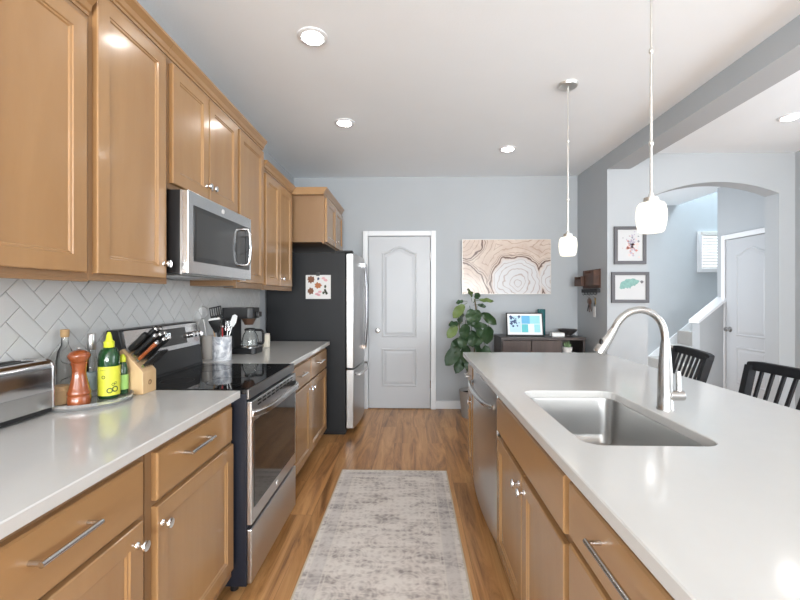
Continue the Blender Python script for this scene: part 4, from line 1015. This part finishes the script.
# ------------------------------------------------------------------ bar stools behind the island
def stool(x, y, rz, label):
    t = thing('bar_stool', label, 'bar stool', (x, y, 0), rz, 'black slat back bar stools')
    hw_ = 0.235; bw = M['blackwood']
    # local: the back is at +x, the stool faces -x
    m = MB().prism(rounded(-0.36, 0.02, -0.215, 0.215, (0.03,) * 4, 4), 'z', 0.600, 0.635); m.out('seat', bw, t, local=True, bevel=0.004)
    for sy in (-1, 1):
        m = MB().bar((-0.33, sy * 0.185, 0.60), (-0.36, sy * 0.205, 0.0), 0.035, 0.035, (1, 0, 0)); m.out('leg', bw, t, local=True)
        # rear leg runs up into the back post
        m = MB(); p = [(0.05, sy * 0.205, 0.0), (0.005, sy * 0.205, 0.60), (0.025, sy * 0.212, 0.75), (0.085, sy * 0.225, 0.975)]
        for a, b_ in zip(p, p[1:]): m.bar(a, b_, 0.034, 0.036, (1, 0, 0))
        m.out('leg', bw, t, local=True)
        m = MB().bar((-0.35, sy * 0.198, 0.20), (0.03, sy * 0.205, 0.20), 0.02, 0.03); m.out('stretcher', bw, t, local=True)
    for xx, zz in ((-0.345, 0.26), (0.02, 0.30)):
        m = MB().box(xx - 0.012, xx + 0.012, -0.195, 0.195, zz - 0.015, zz + 0.015); m.out('stretcher', bw, t, local=True)
    m = MB(); n = 10; R_ = []
    for i in range(n + 1):
        u = -1 + 2 * i / n; yy = u * 0.243; xx = 0.088 + 0.018 * (1 - u * u); h = 0.026 if abs(u) < 0.99 else 0.018
        R_.append([m.v((xx + a, yy, 0.978 + b_)) for a, b_ in ((-0.016, -h), (0.014, -h), (0.020, h * 0.8), (-0.010, h * 0.8))])
    for a, b_ in zip(R_, R_[1:]):
        for k in range(4): m.face([a[k], a[(k + 1) % 4], b_[(k + 1) % 4], b_[k]])
    m.face(R_[0]); m.face(R_[-1]); m.out('top_rail', bw, t, local=True, bevel=0.005)
    m = MB().box(-0.008, 0.018, -0.20, 0.20, 0.655, 0.69); m.out('lower_rail', bw, t, local=True)
    for k in range(7):
        yy = -0.171 + 0.057 * k; xx = 0.092 + 0.015 * (1 - (yy / 0.235) ** 2)
        m = MB().bar((0.006, yy * 0.93, 0.67), (xx, yy, 0.965), 0.014, 0.011, (1, 0, 0)); m.out('slat', bw, t, local=True)
stool(1.645, 1.885, 0.0, 'black slat back bar stool nearest the camera at the island')
stool(1.652, 2.580, math.radians(-12), 'black slat back bar stool partly hidden by the faucet')

# ------------------------------------------------------------------ things on the near left counter
TZ = 0.9145
# toaster
t = thing('toaster', 'polished chrome toaster at the left edge of the counter', 'toaster', (-1.322, 1.20, TZ))
xa, xb_, ya, yb = -1.388, -1.258, 1.00, 1.398
B(xa + 0.004, xb_ - 0.004, ya + 0.006, yb - 0.006, TZ + 0.006, TZ + 0.022).out('base', M['black'], t, bevel=0.004)
pr = []
m = MB()
# body: side profile with rounded top corners along Y
pts = rounded(xa, xb_, TZ + 0.022, TZ + 0.190, (0.004, 0.004, 0.030, 0.030), 8)
m.prism(pts, 'y', ya + 0.012, yb - 0.012); bd = m.out('body', M['chrome'], t, smooth=True)
m = MB()
pts2 = rounded(xa - 0.001, xb_ + 0.002, TZ + 0.020, TZ + 0.193, (0.004, 0.004, 0.034, 0.034), 8)
m.prism(pts2, 'y', yb - 0.012, yb); m.prism(pts2, 'y', ya, ya + 0.012); m.out('end_cap', M['steel_l'], t, smooth=True, bevel=0.005)
c = B(xa + 0.028, xa + 0.056, ya + 0.05, yb - 0.05, TZ + 0.1902, TZ + 0.1915); c.box(xb_ - 0.056, xb_ - 0.028, ya + 0.05, yb - 0.05, TZ + 0.1902, TZ + 0.1915); c.out('slot', M['blackm'], t)
B(xb_ - 0.0005, xb_ + 0.0025, ya + 0.016, yb - 0.014, TZ + 0.024, TZ + 0.082).out('side_panel', M['steel_l'], t)
# lazy susan
TC = (-1.250, 1.544)
t = thing('turntable', 'clear round turntable tray holding the bottles', 'tray', (TC[0], TC[1], TZ))
MB().lathe([(0.0, 0.0), (0.142, 0.0), (0.1435, 0.003), (0.1435, 0.022), (0.140, 0.022), (0.139, 0.011), (0.0, 0.010)], (TC[0], TC[1], TZ), 'z', 56).out('tray', P('clear tray plastic', (0.92, 0.93, 0.93), 0.05, 0.0, trans=0.85, ior=1.45), t, smooth=True)
SZ = TZ + 0.0112
t = thing('pepper_mill', 'glossy reddish wooden pepper mill on the turntable', 'pepper mill', (-1.231, 1.470, SZ))
MB().lathe([(0.0, 0), (0.035, 0), (0.0365, 0.006), (0.0365, 0.030), (0.034, 0.034), (0.0365, 0.038), (0.0365, 0.048), (0.033, 0.054), (0.030, 0.070), (0.0235, 0.100), (0.0215, 0.120), (0.0235, 0.140), (0.027, 0.154), (0.025, 0.156), (0.0, 0.156)], (-1.231, 1.470, SZ), 'z', 32).out('body', M['millwood'], t, smooth=True)
MB().lathe([(0.0, 0.1565), (0.024, 0.1565), (0.028, 0.162), (0.035, 0.176), (0.036, 0.182), (0.031, 0.192), (0.018, 0.200), (0.0, 0.202)], (-1.231, 1.470, SZ), 'z', 32).out('cap', M['millwood'], t, smooth=True)
MB().sphere((-1.231, 1.470, SZ + 0.207), 0.006).out('nut', M['steel'], t, smooth=True)
t = thing('salt_cellar', 'light wooden lidded salt cellar beside the pepper mill', 'salt cellar', (-1.310, 1.474, SZ))
MB().lathe([(0.0, 0), (0.030, 0), (0.0325, 0.004), (0.0325, 0.052), (0, 0.052)], (-1.310, 1.474, SZ), 'z', 28).out('body', M['lightwood'], t, smooth=True)
MB().lathe([(0.0, 0.0525), (0.0325, 0.0525), (0.0325, 0.064), (0.030, 0.067), (0, 0.067)], (-1.310, 1.474, SZ), 'z', 28).out('lid', M['lightwood'], t, smooth=True)
def bottle(name, label, c, prof, gm, cap_prof, capm, label_z=None, label_r=None, lm=None, group='bottles on the turntable'):
    t = thing(name, label, 'bottle', (c[0], c[1], SZ), 0, group)
    MB().lathe(prof, (c[0], c[1], SZ), 'z', 28).out('body', gm, t, smooth=True)
    MB().lathe(cap_prof, (c[0], c[1], SZ), 'z', 20).out('cap', capm, t, smooth=True)
    if label_z:
        m = MB().lathe([(label_r, label_z[0]), (label_r + 0.0006, label_z[0]), (label_r + 0.0006, label_z[1]), (label_r, label_z[1]), (label_r, label_z[0])], (c[0], c[1], SZ), 'z', 28); return t, m.out('label', lm, t, smooth=True)
    return t, None
M['oil'] = P('pale oil', (0.80, 0.74, 0.55), 0.03, trans=0.9, ior=1.4)
bottle('bottle', 'tall clear glass bottle with cork stopper, leftmost on the turntable', (-1.355, 1.550), [(0.0, 0.002), (0.027, 0.0), (0.029, 0.006), (0.029, 0.15), (0.024, 0.185), (0.012, 0.21), (0.0115, 0.245), (0.0, 0.245)], M['glass'],
       [(0.0, 0.240), (0.0135, 0.240), (0.0145, 0.248), (0.0145, 0.270), (0.0, 0.272)], M['cork'])
bottle('bottle', 'slim clear bottle with silver cap and pale label', (-1.289, 1.600), [(0.0, 0.002), (0.020, 0.0), (0.0215, 0.005), (0.0215, 0.13), (0.018, 0.15), (0.0135, 0.175), (0.0135, 0.205), (0.0, 0.205)], M['glass'],
       [(0.0145, 0.185), (0.0155, 0.187), (0.0155, 0.246), (0.013, 0.251), (0.0, 0.252)], M['steel'], (0.025, 0.095), 0.0217, M['labelblue'])
t, lb = bottle('bottle', 'dark green squeeze bottle with lime cap and yellow label', (-1.199, 1.577), [(0.0, 0.0), (0.034, 0.0), (0.0365, 0.006), (0.0365, 0.155), (0.034, 0.175), (0.026, 0.192), (0.016, 0.200), (0.0, 0.200)], M['greenglass'],
       [(0.0175, 0.196), (0.0185, 0.198), (0.0185, 0.220), (0.012, 0.226), (0.009, 0.245), (0.005, 0.258), (0.0, 0.259)], M['lime'], (0.012, 0.125), 0.0367, M['yellow'])
m = MB(); rr = random.Random(31)
def on_cyl(m, cx, cy, r, a, z, s_, n=10):   # small ring mark printed on the label
    vs = []; vi = []
    for i in range(n):
        t_ = 2 * PI * i / n
        for rad, L_ in ((s_, vs), (s_ * 0.62, vi)):
            aa = a + rad * math.cos(t_) / r; L_.append(m.v((cx + r * math.cos(aa), cy + r * math.sin(aa), z + rad * math.sin(t_))))
    for i in range(n): m.face([vs[i], vs[(i + 1) % n], vi[(i + 1) % n], vi[i]])
ca = math.atan2(-1.577, 1.199)
for a, z, s_ in ((ca + 0.05, 0.032, 0.011), (ca + 0.55, 0.036, 0.012), (ca + 0.35, 0.055, 0.006), (ca + 0.6, 0.060, 0.005), (ca - 0.5, 0.085, 0.007)): on_cyl(m, -1.199, 1.577, 0.0376, a, SZ + z, s_)
for k in range(5):
    for j in range(4): on_cyl(m, -1.199, 1.577, 0.0376, ca - 0.75 + j * 0.16, SZ + 0.112 - 0.0 - k * 0.0, 0.0022, 6) if k == 0 else None
m.out('print', M['ink'], lb)
bottle('bottle', 'small dark bottle with light green label behind the squeeze bottle', (-1.185, 1.633), [(0.0, 0.0), (0.0185, 0.0), (0.020, 0.005), (0.020, 0.10), (0.016, 0.122), (0.010, 0.135), (0.0, 0.135)], M['greenglass'],
       [(0.011, 0.130), (0.012, 0.132), (0.012, 0.150), (0.005, 0.162), (0.0, 0.163)], M['lime'], (0.02, 0.080), 0.0202, M['limegreen'])

# knife block with knives leaning out towards the aisle
t = thing('knife_block', 'light wood knife block left of the stove', 'knife block', (-1.18, 1.70, TZ))
ky0, ky1 = 1.661, 1.7505
prof = [(-1.176, TZ), (-1.119, TZ), (-1.119, TZ + 0.092), (-1.210, TZ + 0.190), (-1.252, TZ + 0.152)]
MB().prism(prof, 'y', ky0, ky1).out('block', M['lightwood'], t, bevel=0.003)
m = MB().lathe([(0.011, 0), (0.011, 0.0008), (0.008, 0.0008), (0.008, 0), (0.011, 0)], (-1.1188, 1.706, TZ + 0.045), 'x', 20)
m.box(-1.1189, -1.1180, 1.7045, 1.7075, TZ + 0.037, TZ + 0.053); m.out('emblem', P('burnt mark', (0.22, 0.13, 0.06), 0.7), t)
face_d = Vector((-0.091, 0, 0.098)).normalized(); nrm = Vector((0.098, 0, 0.091)).normalized()
org = Vector((-1.119, 0, TZ + 0.092))
def knife(s_, y, L_, w_, label, tilt_y=0.0, mat=M['black'], cap=True):
    b_ = org + face_d * s_ + Vector((0, y, 0)) + nrm * 0.002
    d = (nrm + Vector((0, tilt_y, 0))).normalized()
    k = thing('knife', label, 'knife', b_, 0, 'knives in the block')
    m = MB(); m.bar(b_, b_ + d * 0.014, w_ * 0.62, w_ * 0.9, face_d); m.out('bolster', M['steel_l'], k)
    m = MB(); pts = [b_ + d * (0.014 + L_ * u) for u in (0, 0.15, 0.5, 0.85, 1.0)]
    m.tube(pts, [w_ * 0.42, w_ * 0.50, w_ * 0.44, w_ * 0.52, w_ * 0.46], 10, flat=1.0); m.out('handle', mat, k, smooth=True)
    if cap: MB().tube([b_ + d * (0.0142 + L_), b_ + d * (0.022 + L_)], [w_ * 0.52, w_ * 0.46], 10).out('end_cap', M['chrome'], k, smooth=True)
ks = [(0.116, 1.680, 0.095, 0.026, 'large black handled knife highest at the wall side of the block', False), (0.116, 1.708, 0.125, 0.023, 'black knife with steel end, topmost in the middle of the block', True), (0.114, 1.734, 0.125, 0.022, 'black knife at the top nearest the stove', True),
      (0.086, 1.682, 0.115, 0.020, 'black steel-capped knife in the second row nearest the bottles', True), (0.086, 1.709, 0.120, 0.020, 'black steel-capped knife in the middle of the second row', True), (0.085, 1.735, 0.125, 0.019, 'black steel-capped knife in the second row by the stove', True)]
for s_, y, L_, w_, lab, cp in ks: knife(s_, y, L_, w_, lab, cap=cp)
knife(0.059, 1.680, 0.100, 0.018, 'small knife with brown wooden handle in the block', mat=M['millwood'])
knife(0.059, 1.708, 0.118, 0.018, 'black knife in the third row of the block', cap=True)
knife(0.058, 1.734, 0.125, 0.018, 'black knife in the third row beside the stove', cap=True)
for i in range(5):
    knife(0.024, 1.676 + 0.015 * i, 0.085, 0.0125, ['steak knife in the lowest row nearest the bottles', 'second steak knife from the bottles in the lowest row', 'middle steak knife of the lowest row', 'fourth steak knife from the bottles in the lowest row', 'steak knife in the lowest row nearest the stove'][i], cap=False)

# ------------------------------------------------------------------ things on the far left counter
CR = (-1.222, 2.590)
t = thing('utensil_crock', 'grey veined marble crock full of kitchen utensils', 'crock', (CR[0], CR[1], TZ))
MB().lathe([(0.0, 0), (0.056, 0), (0.058, 0.003), (0.058, 0.150), (0.056, 0.153), (0.051, 0.153), (0.050, 0.150), (0.050, 0.012), (0, 0.012)], (CR[0], CR[1], TZ), 'z', 36).out('crock', M['marble'], t, smooth=True)
C2 = (-1.335, 2.640)
t = thing('utensil_crock', 'plain taupe crock against the backsplash behind the marble crock', 'crock', (C2[0], C2[1], TZ))
MB().lathe([(0.0, 0), (0.042, 0), (0.044, 0.003), (0.044, 0.150), (0.042, 0.152), (0.038, 0.152), (0.037, 0.012), (0, 0.012)], (C2[0], C2[1], TZ), 'z', 30).out('crock', M['taupe'], t, smooth=True)
GUt = 'utensils in the crocks'
def utensil(name, label, base, tip, handle_mat, r=0.006):
    t = thing(name, label, 'utensil', base, 0, GUt); MB().tube([base, [(a + b_) / 2 for a, b_ in zip(base, tip)], tip], [r, r * 0.85, r * 0.8], 10).out('handle', handle_mat, t, smooth=True); return t
def at_tip(m, tip, d, up=(0, -1, 0.0)):
    d = Vector(d).normalized(); y = Vector(up); x = y.cross(d).normalized(); y = d.cross(x).normalized()
    R3 = Matrix((x, y, d)).transposed().to_4x4(); return m.xform(Matrix.Translation(tip) @ R3)
zb = TZ + 0.016
def oval(m, rx, rz, th, cz, n=18):
    pts = [(rx * math.cos(2 * PI * i / n), cz + rz * math.sin(2 * PI * i / n)) for i in range(n)]; m.prism(pts, 'y', -th / 2, th / 2); return m
# wire skimmer (from the taupe crock)
b_, tp = (-1.330, 2.640, zb), (-1.378, 2.655, TZ + 0.262); t = utensil('skimmer', 'round wire skimmer leaning furthest to the left', b_, tp, M['steel'], 0.004)
m = MB(); d = Vector(tp) - Vector(b_)
m.lathe([(0.040, -0.003), (0.043, 0.0), (0.040, 0.003), (0.037, 0.0), (0.040, -0.003)], (0, 0, 0.042), 'y', 24)
for k in range(-4, 5):
    q = k * 0.0085; hh = math.sqrt(max(0, 0.039 ** 2 - q * q)); m.bar((q, 0, 0.042 - hh), (q, 0, 0.042 + hh), 0.0014, 0.0014, (0, 1, 0)); m.bar((-hh, 0, 0.042 + q), (hh, 0, 0.042 + q), 0.0014, 0.0014, (0, 1, 0))
at_tip(m, tp, d); m.out('mesh_bowl', M['steel'], t)
# slotted black turner
b_, tp = (-1.225, 2.605, zb), (-1.280, 2.634, TZ + 0.275); t = utensil('slotted_turner', 'black slotted turner standing tallest in the marble crock', b_, tp, M['black'], 0.005)
m = MB()
for k in range(6): m.box(-0.040 + k * 0.0148, -0.034 + k * 0.0148, -0.001, 0.001, 0.012, 0.062)
m.box(-0.040, 0.040, -0.001, 0.001, 0.0, 0.012); m.box(-0.040, 0.040, -0.001, 0.001, 0.062, 0.070); at_tip(m, tp, Vector(tp) - Vector(b_)); m.out('blade', M['black'], t)
# black spatula with pale edge
b_, tp = (-1.215, 2.580, zb), (-1.240, 2.560, TZ + 0.180); t = utensil('spatula', 'broad black spatula with pale rim at the front of the crock', b_, tp, M['black'], 0.006)
m = MB(); m.prism([(-0.016, 0), (0.016, 0), (0.040, 0.070), (0.040, 0.082), (-0.040, 0.082), (-0.040, 0.070)], 'y', -0.003, 0.003); at_tip(m, tp, Vector(tp) - Vector(b_)); m.out('blade', M['black'], t, bevel=0.001)
m = MB(); m.prism([(-0.041, 0.0825), (0.041, 0.0825), (0.032, 0.094), (-0.032, 0.094)], 'y', -0.0035, 0.0035); at_tip(m, tp, Vector(tp) - Vector(b_)); m.out('edge', M['white'], t)
# wooden spoon, white spatula, red handle, fork
b_, tp = (-1.236, 2.572, zb), (-1.275, 2.580, TZ + 0.205); t = utensil('wooden_spoon', 'wooden spoon leaning left across the crock rim', b_, tp, M['lightwood'], 0.0055)
m = MB(); m.sphere((0, 0, 0.028), 0.018, 0.95, 0.35, 1.6); at_tip(m, tp, Vector(tp) - Vector(b_)); m.out('bowl', M['lightwood'], t, smooth=True)
b_, tp = (-1.220, 2.591, zb), (-1.172, 2.622, TZ + 0.215); t = utensil('spatula', 'white silicone spatula leaning right towards the coffee maker', b_, tp, M['steel'], 0.005)
m = MB(); m.prism([(-0.010, 0), (0.012, 0), (0.019, 0.03), (0.017, 0.070), (0.004, 0.080), (-0.014, 0.074), (-0.019, 0.03)], 'y', -0.0035, 0.0035); at_tip(m, tp, Vector(tp) - Vector(b_)); m.out('blade', M['white'], t, bevel=0.0015)
b_, tp = (-1.205, 2.570, zb), (-1.205, 2.555, TZ + 0.215); t = utensil('kitchen_utensil', 'small utensil with deep red handle at the front right', b_, tp, M['red'], 0.0055)
m = MB().sphere((0, 0, 0.004), 0.008); at_tip(m, tp, Vector(tp) - Vector(b_)); m.out('end_cap', M['steel'], t, smooth=True)
b_, tp = (-1.196, 2.582, zb), (-1.186, 2.588, TZ + 0.190); t = utensil('serving_fork', 'steel serving fork beside the red handled utensil', b_, tp, M['steel'], 0.004)
m = MB(); m.box(-0.016, 0.016, -0.001, 0.001, 0, 0.012)
for k in range(4): m.box(-0.016 + k * 0.0093, -0.012 + k * 0.0093, -0.001, 0.001, 0.012, 0.062)
at_tip(m, tp, Vector(tp) - Vector(b_)); m.out('tines', M['steel_l'], t)

# coffee maker
t = thing('coffee_maker', 'black drip coffee maker on the counter by the fridge', 'coffee maker', (-1.22, 2.92, TZ))
ya, yb = 2.850, 3.010
m = MB().prism(rounded(-1.352, -1.105, ya, yb, (0.02, 0.03, 0.03, 0.02), 5), 'z', TZ, TZ + 0.040); m.out('base', M['black'], t, bevel=0.003)
MB().lathe([(0, 0.0402), (0.062, 0.0402), (0.062, 0.043), (0, 0.043)], (-1.175, 2.93, TZ), 'z', 24).out('warming_plate', M['steel'], t)
m = MB().prism(rounded(-1.350, -1.268, ya + 0.004, yb - 0.004, (0.015,) * 4, 4), 'z', TZ + 0.0405, TZ + 0.25); m.out('water_tank', M['char'], t, bevel=0.003)
m = MB().prism(rounded(-1.352, -1.125, ya, yb, (0.02, 0.04, 0.04, 0.02), 5), 'z', TZ + 0.252, TZ + 0.330); m.out('brew_head', M['black'], t, bevel=0.004)
B(-1.125, -1.100, 2.90, 2.96, TZ + 0.262, TZ + 0.300).out('button_panel', M['black'], t, bevel=0.004)
MB().lathe([(0.0, 0.205), (0.030, 0.205), (0.052, 0.250), (0.0, 0.250)], (-1.185, 2.93, TZ), 'z', 24).out('filter_basket', M['brown'], t, smooth=True)
t = thing('carafe', 'glass coffee carafe with black handle in the coffee maker', 'carafe', (-1.175, 2.93, TZ + 0.0435))
MB().lathe([(0.0, 0.0), (0.050, 0.0), (0.058, 0.012), (0.060, 0.045), (0.050, 0.085), (0.036, 0.110), (0.038, 0.120), (0.035, 0.120), (0.033, 0.110), (0.047, 0.085), (0.057, 0.045), (0.055, 0.014), (0.0, 0.004)], (-1.175, 2.93, TZ + 0.0435), 'z', 28).out('jug', M['glass'], t, smooth=True)
MB().lathe([(0.0, 0.1205), (0.040, 0.1205), (0.040, 0.130), (0.03, 0.136), (0, 0.136)], (-1.175, 2.93, TZ + 0.0435), 'z', 24).out('lid', M['black'], t, smooth=True)
m = MB(); pts = [(-1.137, 2.925, TZ + 0.168), (-1.085, 2.92, TZ + 0.166), (-1.075, 2.92, TZ + 0.150), (-1.075, 2.92, TZ + 0.080), (-1.085, 2.92, TZ + 0.066), (-1.117, 2.925, TZ + 0.070)]
for a, b_ in zip(pts, pts[1:]): m.bar(a, b_, 0.016, 0.012, (0, 1, 0))
m.out('handle', M['black'], t)
# small cream jar by the fridge
t = thing('jar', 'small cream decorated jar between coffee maker and refrigerator', 'jar', (-1.175, 3.25, TZ))
MB().lathe([(0, 0), (0.030, 0), (0.032, 0.004), (0.032, 0.095), (0.028, 0.100), (0, 0.100)], (-1.175, 3.25, TZ), 'z', 24).out('body', M['cream'], t, smooth=True)
MB().lathe([(0, 0.1005), (0.030, 0.1005), (0.030, 0.112), (0, 0.114)], (-1.175, 3.25, TZ), 'z', 24).out('lid', M['taupe'], t, smooth=True)
